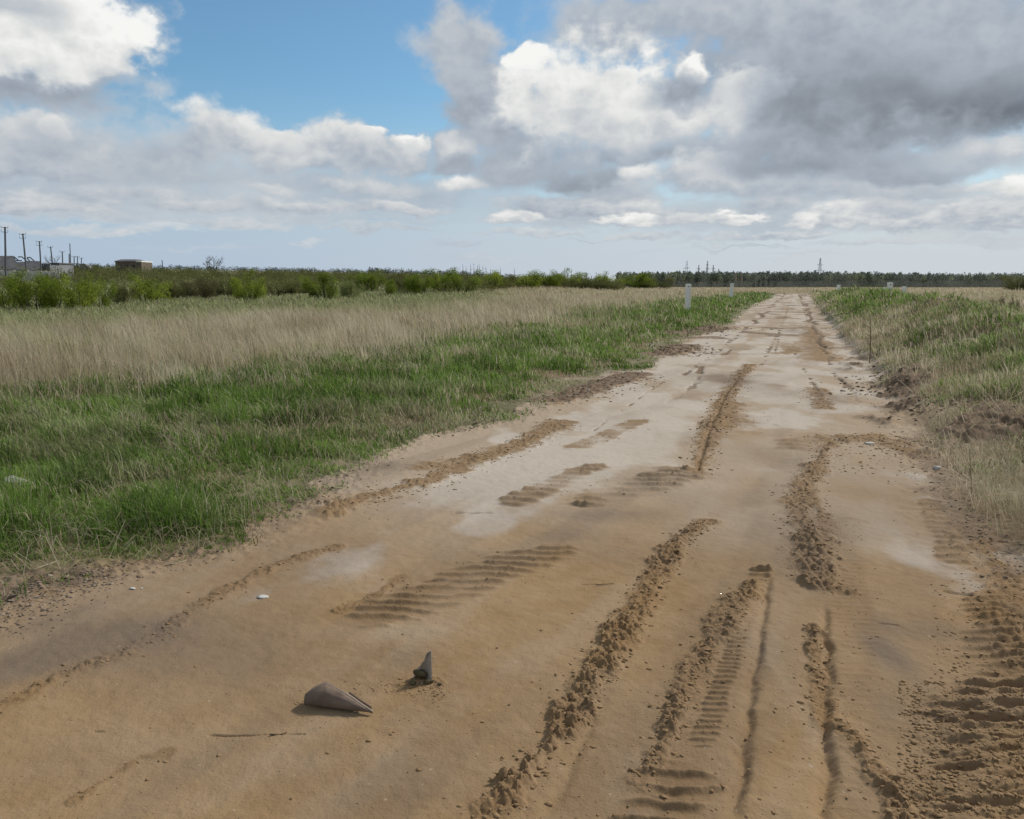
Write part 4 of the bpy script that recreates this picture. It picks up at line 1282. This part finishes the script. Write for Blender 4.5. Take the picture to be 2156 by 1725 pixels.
def branching(mb, p, d, length, rad, depth, g, spread=0.55):
    q = p + d * length
    mid = (p + q) / 2 + 0.06 * length * g.standard_normal(3)
    mb.tube([p, mid, q], [rad, rad * 0.85, rad * 0.68], 5 if depth > 1 else 3, cap=False)
    if depth == 0:
        return
    for k in range(g.integers(2, 4) if depth > 1 else 3):
        nd = d + spread * g.standard_normal(3) * np.array([1, 1, 0.55]) + np.array([0, 0, 0.10])
        nd /= np.linalg.norm(nd)
        branching(mb, q if k < 2 else mid, nd, length * (0.62 + 0.22 * g.random()), rad * 0.62, depth - 1, g, spread)

def bare_tree(px, ty, wd, depth_m, lab, seed, trunks=3):
    g = np.random.default_rng(seed)
    p = at(px, ty, depth_m)
    z0 = ground_z(p[0], p[1]); h = p[2] - z0
    root = empty("bare_tree", (p[0], p[1], z0), lab, "tree")
    tr, cr = MB(), MB()
    for k in range(trunks):
        d = np.array([0.42 * (k - (trunks - 1) / 2), 0.25 * g.standard_normal(), 1.0]); d /= np.linalg.norm(d)
        base = np.array([p[0] + 0.2 * k, p[1], z0 - 0.2]); top = base + d * h * 0.40
        tr.tube([base, (base + top) / 2 + 0.05 * g.standard_normal(3), top], [0.032 * h, 0.027 * h, 0.022 * h], 6)
        for s in range(3):
            nd = d + np.array([0.75 * g.standard_normal(), 0.5 * g.standard_normal(), 0.15]); nd /= np.linalg.norm(nd)
            branching(cr, top - d * h * 0.1 * s, nd, h * 0.21, 0.015 * h, 4, g)
    tr.build("trunk", M_BARK, root)
    V = np.array(cr.v)                                   # fit the crown into its outline
    cz = V[:, 2].max(); V[:, 2] = z0 + (V[:, 2] - z0) * (h / (cz - z0))
    half = wd / FPX * depth_m / 2
    V[:, 0] = p[0] + (V[:, 0] - p[0]) * half / np.abs(V[:, 0] - p[0]).max()
    cr.v = [tuple(v) for v in V]
    cr.build("crown", M_GREYBARK, root)

bare_tree(447, 537, 54, 300, "lone bare spreading tree on the skyline above the brown bushes", 3, 3)
bare_tree(109, 535, 36, 280, "bare grey tree behind the fourth utility pole", 8, 2)

# thin leafless saplings that rise above the bushes
SAPLINGS = [(976, 556), (983, 561), (990, 557), (997, 555), (1003, 558), (1010, 557), (1017, 560), (1024, 563), (1033, 566), (1043, 567)]
def sapling(px, ty, depth_m, lab, group, seed):
    g = np.random.default_rng(seed)
    p = at(px, ty, depth_m); z0 = ground_z(p[0], p[1]); h = p[2] - z0
    root = empty("bare_sapling", (p[0], p[1], z0), lab, "sapling", group)
    tr, cr = MB(), MB()
    lean = 0.05 * g.standard_normal() * h
    top = np.array([p[0] + lean, p[1], p[2]])
    tr.tube([(p[0], p[1], z0 - 0.1), ((p[0] + top[0]) / 2 + 0.02 * h, p[1], z0 + h / 2), top], [0.075, 0.055, 0.02], 5)
    for k in range(11):
        t = 0.45 + 0.5 * g.random()
        q = np.array([p[0] + lean * t, p[1], z0 + h * t])
        e = q + np.array([0.35 * g.standard_normal(), 0.3 * g.standard_normal(), 0.35 + 0.4 * g.random()]) * (1.3 - t) * 1.3
        cr.tube([q, (q + e) / 2 + np.array([0.02, 0, 0.03]), e], [0.022, 0.016, 0.008], 3)
    tr.build("trunk", M_GREYBARK, root); cr.build("crown", M_GREYBARK, root)
for k, (px, ty) in enumerate(SAPLINGS):
    sapling(px, ty, 215, "thin leafless sapling in the spindly clump above the dark green bush", "bare saplings in the clump above the hedge", 40 + k)
for px, ty, lab in ((1053, 563, "single thin leafless sapling just right of the spindly clump"), (1081, 565, "leafless forked sapling above the olive bush right of the clump"),
                    (1186, 569, "left one of the two bare saplings on the spiky topped bush"), (1202, 568, "right one of the two bare saplings on the spiky topped bush"),
                    (1256, 573, "short bare sapling above the deep green bush near the end of the hedge")):
    sapling(px, ty, 215, lab, None, int(px))

# dark spruces and bleached snags in front of the far wood
def spruce(px, ty, wd, depth_m, lab, seed):
    g = np.random.default_rng(seed)
    p = at(px, ty, depth_m); h = p[2]; half = wd / FPX * depth_m / 2
    root = empty("spruce_tree", (p[0], p[1], 0), lab, "tree", "dark spruces before the far wood")
    C, S, A, D = crowns([(0, 0, h * 0.06, h * 0.94, half, 0.9, 0.3, 0)], g, 260)
    V, F, var = leaf_cards(C, S * 0.85, A, g, 0.5)
    o = link(bpy.data.objects.new("crown", mesh_np("crown", V, F, LEAF_K, {"var": var}))); o.parent = root
    MB().tube([(p[0], p[1], -0.1), (p[0], p[1], h * 0.9)], [0.16, 0.03], 6).build("trunk", M_BARK, root)
for px, ty, wd, lab in ((1588, 590, 8, "leftmost and smallest of the dark spruces before the wood"), (1598, 586, 10, "dark spruce second from the left before the wood"),
                        (1608, 584, 11, "dark spruce in the middle of the group of five before the wood"), (1619, 583, 11, "tallest dark spruce of the group before the wood"), (1632, 586, 10, "rightmost dark spruce, before the wood behind the road's far end")):
    spruce(px, ty, wd, 470, lab, int(px))
def snag(px, ty, by, lab):
    p, q = at(px, ty, 500), at(px, by, 500)
    root = empty("dead_trunk", (p[0], p[1], 0), lab, "dead tree", "bleached dead trunks before the far wood")
    g = np.random.default_rng(int(px))
    MB().tube([(p[0], p[1], -0.2), (p[0] + 0.2, p[1], p[2] * 0.5), (p[0] + 0.5 * g.standard_normal(), p[1], p[2])], [0.75, 0.6, 0.22], 7).build("trunk", M_SNAG, root)
    b = MB()
    for k in range(3):
        z = p[2] * (0.45 + 0.15 * k)
        b.tube([(p[0], p[1], z), (p[0] + g.standard_normal() * 0.9, p[1], z + 0.7)], [0.2, 0.07], 5)
    b.build("branch_stubs", M_SNAG, root)
for px, ty, lab in ((1340, 592, "short bleached dead trunk beside the dark end of the hedge"), (1418, 591, "bleached dead trunk left of the nearer white post"), (1472, 592, "bleached dead trunk just right of the nearer white post"),
                    (1505, 593, "lowest bleached dead trunk midway between the two white posts"), (1549, 576, "tall bleached trunk standing in the wood above the farther white post"), (1562, 575, "tallest bleached trunk right of the farther white post")):
    snag(px, ty, 605, lab)

# ------------------------------------------------------------------ utility poles
def pole(top, bot, depth, lab, arms=2, rad=0.13, group="utility poles in a row at the left"):
    p, q = at(*top, depth), at(*bot, depth)
    zg = ground_z(q[0], q[1])
    t = (zg - 0.3 - p[2]) / (q[2] - p[2])
    base = p + (q - p) * t
    root = empty("utility_pole", (base[0], base[1], zg), lab, "pole", group)
    MB().tube([base, (base + p) / 2, p], [rad * 1.15, rad, rad * 0.85], 8).build("post", M_POLE, root)
    up = (p - base) / np.linalg.norm(p - base)
    side = np.array([1.0, 0, -up[0] / up[2]])
    for k in range(arms):
        c = p - up * (0.12 + 0.62 * k) + np.array([0, -rad, 0])
        w = 0.50 - 0.02 * k
        arm = MB()
        if k == 0:
            arm.tube([c - side * w, c + side * w], [0.035, 0.035], 6)
        else:
            arm.tube([c - side * w + up * 0.16, c - side * w, c, c + side * w, c + side * w + up * 0.16], [0.02, 0.028, 0.028, 0.028, 0.02], 6)
        a = arm.build("crossarm", M_DARK, root)
        for s in (-1, 1):
            e = c + side * w * s + up * (0.05 if k == 0 else 0.14)
            ins = MB().tube([e, e + up * 0.07, e + up * 0.14, e + up * 0.20], [0.02, 0.04, 0.035, 0.015], 8).build("insulator", M_GREYW)
            ins.parent = a; ins.location = -np.array(root.location)
            
POLES = [
    ((10.5, 478), (12.5, 585), 120, "tallest utility pole, upright with two crossarms, at the left edge", 2, .14),
    ((48, 492), (57, 585), 132, "leaning two-armed pole, second from the left edge", 2, .13),
    ((83, 508), (87.5, 585), 146, "two-armed pole third from the left edge", 2, .125),
    ((106.5, 519.5), (113.5, 585), 160, "leaning pole with one faint crossarm, in front of the bare grey tree", 1, .125),
    ((131, 529.5), (133, 582), 175, "short one-armed pole right of the bare grey tree", 1, .125),
    ((147, 513), (149.5, 575), 170, "tall thin pole without crossarms right of the one-armed poles", 0, .10),
    ((145.5, 535), (146.5, 580), 185, "short pole without crossarms standing just left of the tall thin one", 0, .12),
    ((156, 540), (156.5, 582), 196, "short pole first to the right of the tall thin one", 1, .12),
    ((163, 540), (163.5, 584), 200, "middle one of the three short poles right of the tall thin one", 1, .12),
    ((171.5, 543), (171, 566), 210, "last short pole of the row, above the white gabled shed", 1, .12),
    ((341, 548), (343.5, 570), 220, "lone pole stub standing right of the flat brick building", 0, .13),
]
for top, bot, depth, lab, arms, rad in POLES:
    pole(top, bot, depth, lab, arms, rad, "utility poles in a row at the left" if top[0] < 300 else None)

# ------------------------------------------------------------------ buildings at the left
def quad_pts(pts, depth):
    return [at(x, y, depth + dd) for x, y, dd in pts]

root = empty("ruined_barn", at(15, 580, 162), "dark old barn with collapsed roof and bare rafters at the left edge", "barn")
MB().slab(quad_pts([(-70, 572, -6), (44, 572, -6), (30, 541, 0), (-70, 541, 0)], 160), 0.2).build("roof", M_ROOF, root)
MB().slab(quad_pts([(30, 552, -2), (62, 551, -2), (74, 572, -6), (44, 572, -6)], 160), 0.2).build("roof", M_ROOF, root)["label"] = "sagging lower half of the broken roof"
w = MB(); a, b_ = at(-70, 571, 155), at(70, 590, 155); w.box((a[0], 154.6, b_[2]), (b_[0], 164, a[2] - 0.05)); w.build("wall", M_BRICK, root)
for pts in ([(30, 541), (38, 548)], [(38, 541.5), (46, 541), (52, 546), (58, 552)], [(46, 549), (33, 549)], [(57, 543), (63, 542), (72, 549.5)], [(62, 549), (57, 544)]):
    MB().tube([at(x, y, 159) for x, y in pts], [0.11] * len(pts), 5).build("rafter", M_DARK, root)
root = empty("low_shed", at(68, 577, 170), "long low dark roofed shed behind the second and third utility poles", "shed")
MB().slab(quad_pts([(56, 573, -4), (90, 573, -4), (86, 552, 0), (58, 551, 0)], 172), 0.2).build("roof", M_ROOF, root)
w = MB(); a, b_ = at(58, 572.5, 169), at(89, 588, 169); w.box((a[0], 168.6, b_[2]), (b_[0], 175, a[2] - 0.06)); w.build("wall", M_BRICK, root)
root = empty("gabled_house", at(98, 580, 150), "small pale house with a dark sloping roof beside the grey block", "house")
w = MB(); w.slab(quad_pts([(92, 580, 0), (105, 580, 0), (105, 558.5, 0), (92, 558.5, 0)], 150), -4.0); w.build("wall", M_GREYW, root)
MB().slab(quad_pts([(85, 571.5, -.4), (97, 571.5, -.4), (91.5, 558, -.4), (88, 558, -.4)], 150), 0.25).build("roof", M_ROOF, root)
MB().slab(quad_pts([(88, 558.2, -.3), (106, 558.2, -.3), (106, 556.5, 3), (88, 556.5, 3)], 150), 0.2).build("roof", M_ROOF, root)
root = empty("grey_block", at(116, 580, 156), "blank grey flat roofed block behind the fourth leaning pole", "building")
w = MB(); a, b_ = at(106.5, 556, 156), at(127, 586, 156); w.box((a[0], 156, b_[2]), (b_[0], 161, a[2])); w.build("wall", M_GREYW, root)
w = MB(); w.box((a[0] - .15, 155.8, a[2] + .004), (b_[0] + .15, 161.2, a[2] + .22)); w.build("roof", M_ROOF, root)
root = empty("pale_gable_shed", at(176, 575, 205), "small shed with a pale slanting gable below the last short poles", "shed")
MB().slab(quad_pts([(168, 568, 0), (187, 568, 0), (187, 566.5, 0), (175, 555.5, 0), (170, 555.5, 0), (168, 558, 0)], 205), -3.0).build("wall", M_GREYW, root)
MB().slab(quad_pts([(188.5, 567.5, -.3), (188.5, 567.5, 3.2), (175, 555, 3.2), (175, 555, -.3)], 205), 0.16).build("roof", M_ROOF, root)
root = empty("concrete_fence", at(60, 585, 128), "long pale concrete panel fence behind the bushes at the left edge", "fence")
xs = [-30, 2, 30, 58, 86, 96, 112, 127]
for k, (x0, x1) in enumerate(zip(xs[:-1], xs[1:])):
    a, b_ = at(x0, 570.2 + 0.012 * max(0, x0), 128), at(x1 - 0.35, 592, 128)
    MB().box((a[0] + .1, 128, b_[2]), (b_[0], 128.14, a[2])).build("panel", M_PANEL, root)
    MB().box((a[0] - .06, 127.93, b_[2]), (a[0] + .097, 128.2, a[2] + .06)).build("fence_post", M_PANEL, root)
root = empty("brick_building", at(270, 575, 200), "flat brown brick building with a low dark roof on the hill", "building")
a, b_ = at(242.5, 552, 200), at(299.5, 584, 200)
MB().box((a[0], 200, b_[2]), (b_[0], 206, a[2])).build("wall", M_BRICK, root)
MB().box((a[0] - .1, 199.86, a[2] + .004), (at(286, 552, 200)[0], 206.1, a[2] + .20)).build("fascia", plain("weathered_fascia", (0.22, 0.17, 0.14), (0.28, 0.22, 0.19), 0.6), root)
MB().box((at(286.3, 552, 200)[0], 199.84, a[2] + .004), (b_[0] + .1, 206.1, a[2] + .26)).build("fascia", M_WHITE, root)["label"] = "whitened end of the fascia"
zr = a[2] + .206
MB().add([(a[0] - .2, 199.7, zr), (b_[0] - 1.2, 199.7, zr), (b_[0] - 1.2, 206.2, zr), (a[0] - .2, 206.2, zr), (a[0] + .6, 202, zr + .5), (b_[0] - 2.0, 202, zr + .5), (b_[0] - 2.0, 204, zr + .5), (a[0] + .6, 204, zr + .5)],
         [(0, 3, 2, 1), (4, 5, 6, 7), (0, 1, 5, 4), (1, 2, 6, 5), (2, 3, 7, 6), (3, 0, 4, 7)]).build("roof", M_ROOF, root)
for x0 in (250, 264, 278):
    c = at(x0, 561, 200); MB().box((c[0], 199.95, c[2] - .5), (c[0] + .7, 199.998, c[2] + .35)).build("window", M_DARK, root)

# ------------------------------------------------------------------ power line towers beyond the wood
def tower(px, ty, depth, arms, foot, head, lab, legs=False):
    base = at(px, 606, depth); top = at(px, ty, depth)
    s = depth / FPX
    root = empty("lattice_tower", (base[0], base[1], 0), lab, "pylon", "power line towers beyond the wood")
    H = top[2]
    t = 0.13 * depth / 900
    body = MB()
    if legs:
        for sg in (-1, 1):
            body.tube([(base[0] + sg * foot * s, depth, 0), (base[0] + sg * head * s, depth, H)], [t * 2.2, t * 1.4], 5)
        for k in range(1, 7):
            z = H * k / 7
            w0 = (foot + (head - foot) * k / 7) * s
            body.tube([(base[0] - w0, depth, z), (base[0] + w0, depth, z)], [t, t], 4)
    else:
        n = 9
        for sx in (-1, 1):
            for sy in (-1, 1):
                body.tube([(base[0] + sx * foot * s, depth + sy * foot * s, 0), (base[0] + sx * head * s, depth + sy * head * s, H)], [t * 1.3, t], 4)
        for k in range(n):
            z0, z1 = H * k / n, H * (k + 1) / n
            w0, w1 = (foot + (head - foot) * k / n) * s, (foot + (head - foot) * (k + 1) / n) * s
            for sy in (-1, 1):
                body.tube([(base[0] - w0, depth + sy * w0, z0), (base[0] + w1, depth + sy * w1, z1)], [t * .7, t * .7], 4)
                body.tube([(base[0] + w0, depth + sy * w0, z0), (base[0] - w1, depth + sy * w1, z1)], [t * .7, t * .7], 4)
    body.build("lattice_body", M_STEEL, root)
    for y, half in arms:
        z = at(px, y, depth)[2]
        a = MB()
        for sg in (-1, 1):
            e = (base[0] + sg * half * s, depth, z)
            a.tube([(base[0], depth, z + 1.6 * s), e], [t * .9, t * .6], 4); a.tube([(base[0], depth, z - .6 * s), e], [t * .9, t * .6], 4)
            for q in (0.35, 0.65):
                xx = base[0] + sg * half * s * q
                a.tube([(xx, depth, z - .6 * s * (1 - q)), (xx, depth, z + 1.6 * s * (1 - q))], [t * .5, t * .5], 4)
        a.build("crossarm", M_STEEL, root)
tower(1724, 543.7, 900, [(558, 6.8), (569.5, 11.6)], 5.0, 0.7, "largest lattice power tower, standing behind the wood above the road's end")
tower(1444.5, 549.5, 950, [(565, 7.5), (573, 8.5)], 3.6, 1.0, "two-legged power tower directly above the nearer white post", True)
tower(1469.8, 558, 1300, [(566.5, 5.0)], 2.4, 0.4, "lower slim power tower between the two-legged one and the taller one")
tower(1487.7, 549.5, 1250, [(558, 3.0), (566.5, 5.5)], 2.8, 0.4, "taller slim power tower with two crossarms left of the farther white post")
tower(1500.3, 558, 1350, [(566.5, 5.0)], 2.2, 0.4, "lower slim power tower right of the taller slim one")
tower(1512.0, 566, 1500, [(571, 3.5)], 1.6, 0.4, "faintest and smallest power tower, right end of the slim group")

# ------------------------------------------------------------------ white posts
def white_post(px, ty, wd, depth, lab, group, hole=True):
    p = at(px, ty, depth); w = wd / FPX * depth
    zg = ground_z(p[0], p[1])
    root = empty("white_post", (p[0], p[1], zg), lab, "post", group)
    c = np.array([p[0], p[1]])
    b = MB(); t = w * 0.42
    b.box((c[0] - w / 2, c[1] - t / 2, zg - 0.2), (c[0] + w / 2, c[1] + t / 2, p[2]))
    s = b.build("shaft", M_WHITE, root, bevel=0.018)
    MB().box((c[0] + w * .30, c[1] - t / 2 - .03, zg - 0.2), (c[0] + w * .47, c[1] - t / 2 - .002, p[2] - .03)).build("corner_rib", M_WHITE, root)
    if px == 1539.4: root.rotation_euler = (0, math.radians(4), 0)
    if hole:
        MB().tube([(c[0] - w * .02, c[1] - t / 2 - .012, p[2] - .15), (c[0] - w * .02, c[1] - t / 2 + .05, p[2] - .15)], [w * .10, w * .10], 10).build("lifting_hole", M_DARK, root)
white_post(1449.3, 598.3, 11.2, 50, "nearer and bigger white concrete post in the tan grass left of the road", "white posts in the grass left of the road")
white_post(1539.4, 597.0, 7.0, 84, "farther white concrete post in the tan grass left of the road", "white posts in the grass left of the road")
white_post(1874.3, 595.0, 10.5, 58, "tallest white post behind the green bank right of the road", "white posts behind the right bank")
white_post(1863.5, 605.0, 7.5, 66, "low white post just left of the tallest one behind the bank", "white posts behind the right bank", False)
white_post(1904, 603.5, 8.0, 60, "low white post right of the tallest one behind the bank", "white posts behind the right bank", False)
white_post(1766, 600.0, 7.0, 95, "white post top at the roadside nearest the road's far end", "white posts behind the right bank", False)

# ------------------------------------------------------------------ stones, chips, twigs and stalks
SHAPES = rock_shapes(8, 99)
def stone(px, py, wpx, lab, k, flat=1.0, name="white_stone", mat=None, cat="stone", sink=0.25):
    x, y = gp(px, py)
    z = float(surface(np.array([x]), np.array([y]))[0])
    s = wpx / FPX * math.hypot(x, y) / 2
    V, F = SHAPES[k % 8]
    V = V * np.array([s, s * 0.8, s * flat])
    me = mesh_np(name, V, F, mat or M_STONE)
    o = link(bpy.data.objects.new(name, me))
    o.location = (x, y, z + s * flat * (0.6 - sink))
    tag(o, lab, cat)
    return o
stone(40, 1062, 54, "broad white stone lying in the green grass at the left edge", 0, 0.75, sink=-0.3)
stone(554, 1259, 30, "flat white stone chip at the end of the pale concrete slab", 1, 0.3, "stone_chip")
stone(279, 1243, 15, "bigger one of two white chips on the dark soil near the left verge", 2, 0.4, "stone_chip")
stone(298, 1240, 8, "smaller one of two white chips on the dark soil near the left verge", 3, 0.5, "stone_chip")
stone(1972, 990, 22, "white stone at the foot of the right bank beside the pale streak", 4, 0.6)
stone(1830, 938, 26, "pale rubble lump in the churned sand right of the road's middle", 5, 0.35, "rubble_lump")
stone(1240, 826, 10, "small pale stone on the dark earth along the left verge", 6, 0.6)
stone(1530, 706, 10, "pale stone at the tip of the dark earth heap by the far left edge", 7, 0.5)
stone(1046, 1363, 7, "dark pebble alone on the smooth sand above the rolled sheet", 1, 0.7, "dark_pebble", M_EARTH, "pebble", 0.1)
stone(1072, 1483, 9, "dark pebble on the smooth sand right of the upright shard", 3, 0.6, "dark_pebble", M_EARTH, "pebble", 0.1)

def stick(pts, rad, name, mat, lab, cat, group=None, lift=0.006):
    P = []
    for px, py in pts:
        x, y = gp(px, py); z = float(surface(np.array([x]), np.array([y]))[0])
        P.append((x, y, z + lift))
    root_mb = MB().tube(P, [rad * (1 - 0.4 * k / max(1, len(P) - 1)) for k in range(len(P))], 6)
    o = root_mb.build(name, mat, smooth=True)
    tag(o, lab, cat, group)
stick([(568, 1545), (588, 1542), (604, 1540)], 0.0030, "twig", M_TWIG, "thin brown twig lying on the sand below the rolled sheet", "twig")
stick([(350, 1193), (392, 1184)], 0.003, "straw", M_STRAWSTALK, "pale straw lying on the dirt at the left verge, above the crumbly ridge", "straw")
stick([(70, 1213), (124, 1192)], 0.003, "straw", M_STRAWSTALK, "long pale straw lying along the grass edge at the lower left", "straw")
stick([(1255, 1230), (1290, 1228)], 0.0025, "twig", M_TWIG, "short dark twig on the smooth sand left of the long clod ridge", "twig")

def stalk(bx, by, tx, ty, mat, lab, rad=0.006, twigs=0, head=False):
    x, y, z = land_point(bx, by)
    top = at(tx, ty, y)
    root = empty("dry_stalk", (x, y, z), lab, "stalk", "dry stalks on the right bank")
    p0, p2 = np.array([x, y, z - 0.03]), top
    bow = np.array([0.02 * random.uniform(-1, 1), 0, 0.01])
    rad *= max(1.0, y / 11)
    MB().tube([p0, (p0 + p2) / 2 + bow, p2], [rad, rad * 0.85, rad * 0.5], 6).build("stem", mat, root)
    if twigs:
        m = MB()
        for k in range(twigs):
            q = p0 + (p2 - p0) * (0.4 + 0.5 * k / twigs)
            m.tube([q, q + np.array([random.uniform(-.14, .14), 0.03, random.uniform(.05, .14)])], [rad * .6, rad * .3], 4)
        m.build("side_twig", mat, root)
    if head:
        d = (p2 - p0) / np.linalg.norm(p2 - p0)
        MB().tube([p2 - d * .02, p2 + d * .04, p2 + d * .10, p2 + d * .14], [rad * .8, rad * 2.2, rad * 1.8, rad * .4], 6).build("seed_head", mat, root)
stalk(2106, 752, 2096, 654, M_STRAWSTALK, "tallest pale straw stalk standing near the right edge of the picture")
stalk(2114, 694, 2110, 652, M_STRAWSTALK, "short pale stalk just right of the tallest one")
stalk(2128, 736, 2112, 692, M_STRAWSTALK, "leaning pale stalk right of and below the tallest one")
stalk(2146, 744, 2137, 696, M_STRAWSTALK, "rightmost leaning pale stalk on the bank")
stalk(1956, 738, 1926, 646, M_STRAWSTALK, "long pale stalk leaning left on the middle of the bank", head=True)
stalk(1952, 724, 1936, 668, M_STRAWSTALK, "pale stalk leaning left beside the longest leaning one")
stalk(1968, 712, 1956, 668, M_STRAWSTALK, "short pale stalk right of the pair leaning left")
stalk(1831, 766, 1832, 662, M_TWIG, "upright dark thin stem in the tan grass beside the road", 0.007, 3)
stalk(2046, 1055, 2041, 945, M_TWIG, "dark forked weed stem in front of the cut bank", 0.0026, 5)
stalk(2130, 1020, 2050, 860, M_STRAWSTALK, "long straw stalk leaning left at the lower right", 0.004)
stalk(2150, 1040, 2090, 880, M_STRAWSTALK, "second long straw stalk leaning left at the lower right edge", 0.004)

stalk(1137, 632, 1138, 612, M_TWIG, "leftmost dark dead weed stem in the tan field left of the white posts", 0.004, 4)
stalk(1191, 642, 1193, 618, M_TWIG, "taller dark dead weed stem in the tan field, second left of the white posts", 0.004, 4)
stalk(1224, 643, 1229, 622, M_TWIG, "leaning dark dead weed stem in the tan field, third left of the white posts", 0.004, 3)
stalk(1427, 630, 1433, 612, M_TWIG, "dark dead weed stem directly beside the nearer white post", 0.004, 3)
for o in [o for o in SC.collection.objects if o.name.startswith("dry_stalk") and "tan field" in o.get("label", "")] + [o for o in SC.collection.objects if "beside the nearer white post" in o.get("label", "")]:
    o["group"] = "dead weed stems in the left field"

# ------------------------------------------------------------------ the two torn sheets stuck in the sand
M_SHEET = plain("dusty_brown_sheet", (0.125, 0.088, 0.066), (0.180, 0.130, 0.098), 9.0, 0.8, (0.23, 0.165, 0.105))
M_RIM = plain("torn_pale_rim", (0.34, 0.28, 0.22), (0.42, 0.36, 0.29), 20.0, 0.8)
M_SHARD = plain("dull_bluish_sheet", (0.30, 0.26, 0.215), (0.36, 0.31, 0.255), 9.0, 0.7, (0.30, 0.22, 0.15))

def sheet_mesh(name, P, thick, mat, parent=None, rows=None):
    """a curved sheet: grid of points (n, m, 3) given thickness"""
    n, m = P.shape[:2]
    du = np.gradient(P, axis=0); dv = np.gradient(P, axis=1)
    nr = np.cross(du, dv); nr /= np.linalg.norm(nr, axis=2)[..., None] + 1e-9
    A, B = P, P - nr * thick
    V = np.concatenate([A.reshape(-1, 3), B.reshape(-1, 3)])
    F = []
    k = n * m
    for i in range(n - 1):
        for j in range(m - 1):
            a = i * m + j
            F.append((a, a + 1, a + m + 1, a + m)); F.append((k + a, k + a + m, k + a + m + 1, k + a + 1))
    for i in range(n - 1):
        a = i * m; F.append((a, a + m, k + a + m, k + a))
        a = i * m + m - 1; F.append((a, k + a, k + a + m, a + m))
    for j in range(m - 1):
        F.append((j, k + j, k + j + 1, j + 1)); a = (n - 1) * m + j; F.append((a, a + 1, k + a + 1, k + a))
    mb = MB(); mb.add(V, F)
    return mb.build(name, mat, parent, smooth=True)

def rolled_sheet():
    a = gp(640, 1488); b_ = gp(784, 1502)
    z = float(surface(np.array([a[0]]), np.array([a[1]]))[0])
    ax = np.array([b_[0] - a[0], b_[1] - a[1], 0.0]); L = np.linalg.norm(ax); ax /= L
    side = np.array([-ax[1], ax[0], 0.0]); up = np.array([0, 0, 1.0])
    root = empty("rolled_sheet", (a[0], a[1], z), "curled brown sheet tapering to a point, half buried in the road sand", "sheet")
    R = 0.047
    n, m = 30, 34
    P = np.empty((n, m, 3))
    for i in range(n):
        s = i / (n - 1)
        r = R * float(np.interp(s, [0, 0.10, 0.22, 0.30, 1], [0.55, 0.80, 1.0, 0.95, 0.03]))
        end = math.radians(float(np.interp(s, [0, 0.25, 1], [150, 185, 215])))      # from the ground in front, over the top, down behind
        for j in range(m):
            t = math.radians(-30) + (end - math.radians(-30)) * j / (m - 1)
            P[i, j] = np.array([a[0], a[1], z]) + ax * (L * s) + side * (r * (1 - math.cos(t)) * 1.05) + up * (0.010 + r * (0.48 + math.sin(t)) * 1.12)
    g = np.random.default_rng(2)
    u_, v_ = np.meshgrid(np.arange(n), np.arange(m), indexing='ij')
    P += (0.010 * (fbm(u_ * 0.16, v_ * 0.12, 3, 401) - 0.5) * np.clip((n - 1 - u_) / 8, 0, 1))[..., None] * np.array([0.2, -0.6, 1.0])
    P[:, -1] += 0.004 * g.standard_normal((n, 3))
    sheet_mesh("curled_wall", P, 0.004, M_SHEET, root)
    # the free torn edge that runs from the crest down to the point
    e = [P[i, int(m * 0.60)] + np.array([0, 0, 0.002]) for i in range(12, n)]
    MB().tube(e, [0.0012 + 0.0016 * min(1, k / 6) for k in range(len(e))], 6).build("torn_edge", M_RIM, root)
    flap = np.stack([[P[i, int(m * 0.70)] + side * (0.010 + 0.006 * q) + up * 0.007 * q for q in (0, 0.5, 1)] for i in range(17, n - 1)])
    sheet_mesh("loose_flap", flap, 0.002, M_SHEET, root)
rolled_sheet()

def upright_shard():
    c = gp(893, 1436)
    z = float(surface(np.array([c[0]]), np.array([c[1]]))[0])
    root = empty("upright_shard", (c[0], c[1], z), "pointed bluish sheet shard standing upright in crumbled soil on the road", "sheet")
    s = math.hypot(*c) / FPX
    n, m = 14, 10
    P = np.empty((n, m, 3))
    for i in range(n):
        t = i / (n - 1)
        h = 74 * s * t
        left = -34 * s * (1 - t) ** 1.3 + 7 * s * t; right = 17 * s - 3 * s * t
        for j in range(m):
            q = j / (m - 1)
            x = left * (1 - q) + right * q if t < 0.999 else right * 0.985 + left * 0.015
            bow = 22 * s * math.sin(math.pi * q) * (1 - t) + 18 * s * (1 - q) * (1 - t)
            P[i, j] = (c[0] + x, c[1] + bow + 0.03 * t, z - 0.008 + h)
    u_, v_ = np.meshgrid(np.arange(n), np.arange(m), indexing='ij')
    P[..., 1] += 0.016 * (fbm(u_ * 0.35, v_ * 0.35, 3, 402) - 0.5)
    P[:, 0, 0] += 0.003 * np.random.default_rng(3).standard_normal(n)
    sheet_mesh("standing_sheet", P, 0.003, M_SHARD, root)
    e = [P[i, m - 1] + np.array([0.001, -0.001, 0]) for i in range(n)]
    MB().tube(e, [0.0022] * n, 5).build("torn_edge", M_RIM, root)
upright_shard()
M_CLUMP = plain("mossy_dark_soil", (0.060, 0.048, 0.026), (0.13, 0.105, 0.055), 22.0, 0.95, (0.02, 0.016, 0.010))
for px, py, w, lab, k, fl in ((884, 1428, 36, "biggest dark soil lump leaning against the upright shard", 2, 1.0), (902, 1436, 24, "soil lump at the right foot of the upright shard", 5, 0.8), (868, 1438, 20, "dark flat soil lump left of the upright shard", 1, 0.6),
                              (926, 1440, 14, "small dark soil lump right of the upright shard", 4, 0.5), (921, 1462, 9, "dark crumb trailing below the upright shard", 6, 0.4)):
    stone(px, py, w, lab, k, fl, "soil_lump", M_CLUMP, "soil lump", 0.05)
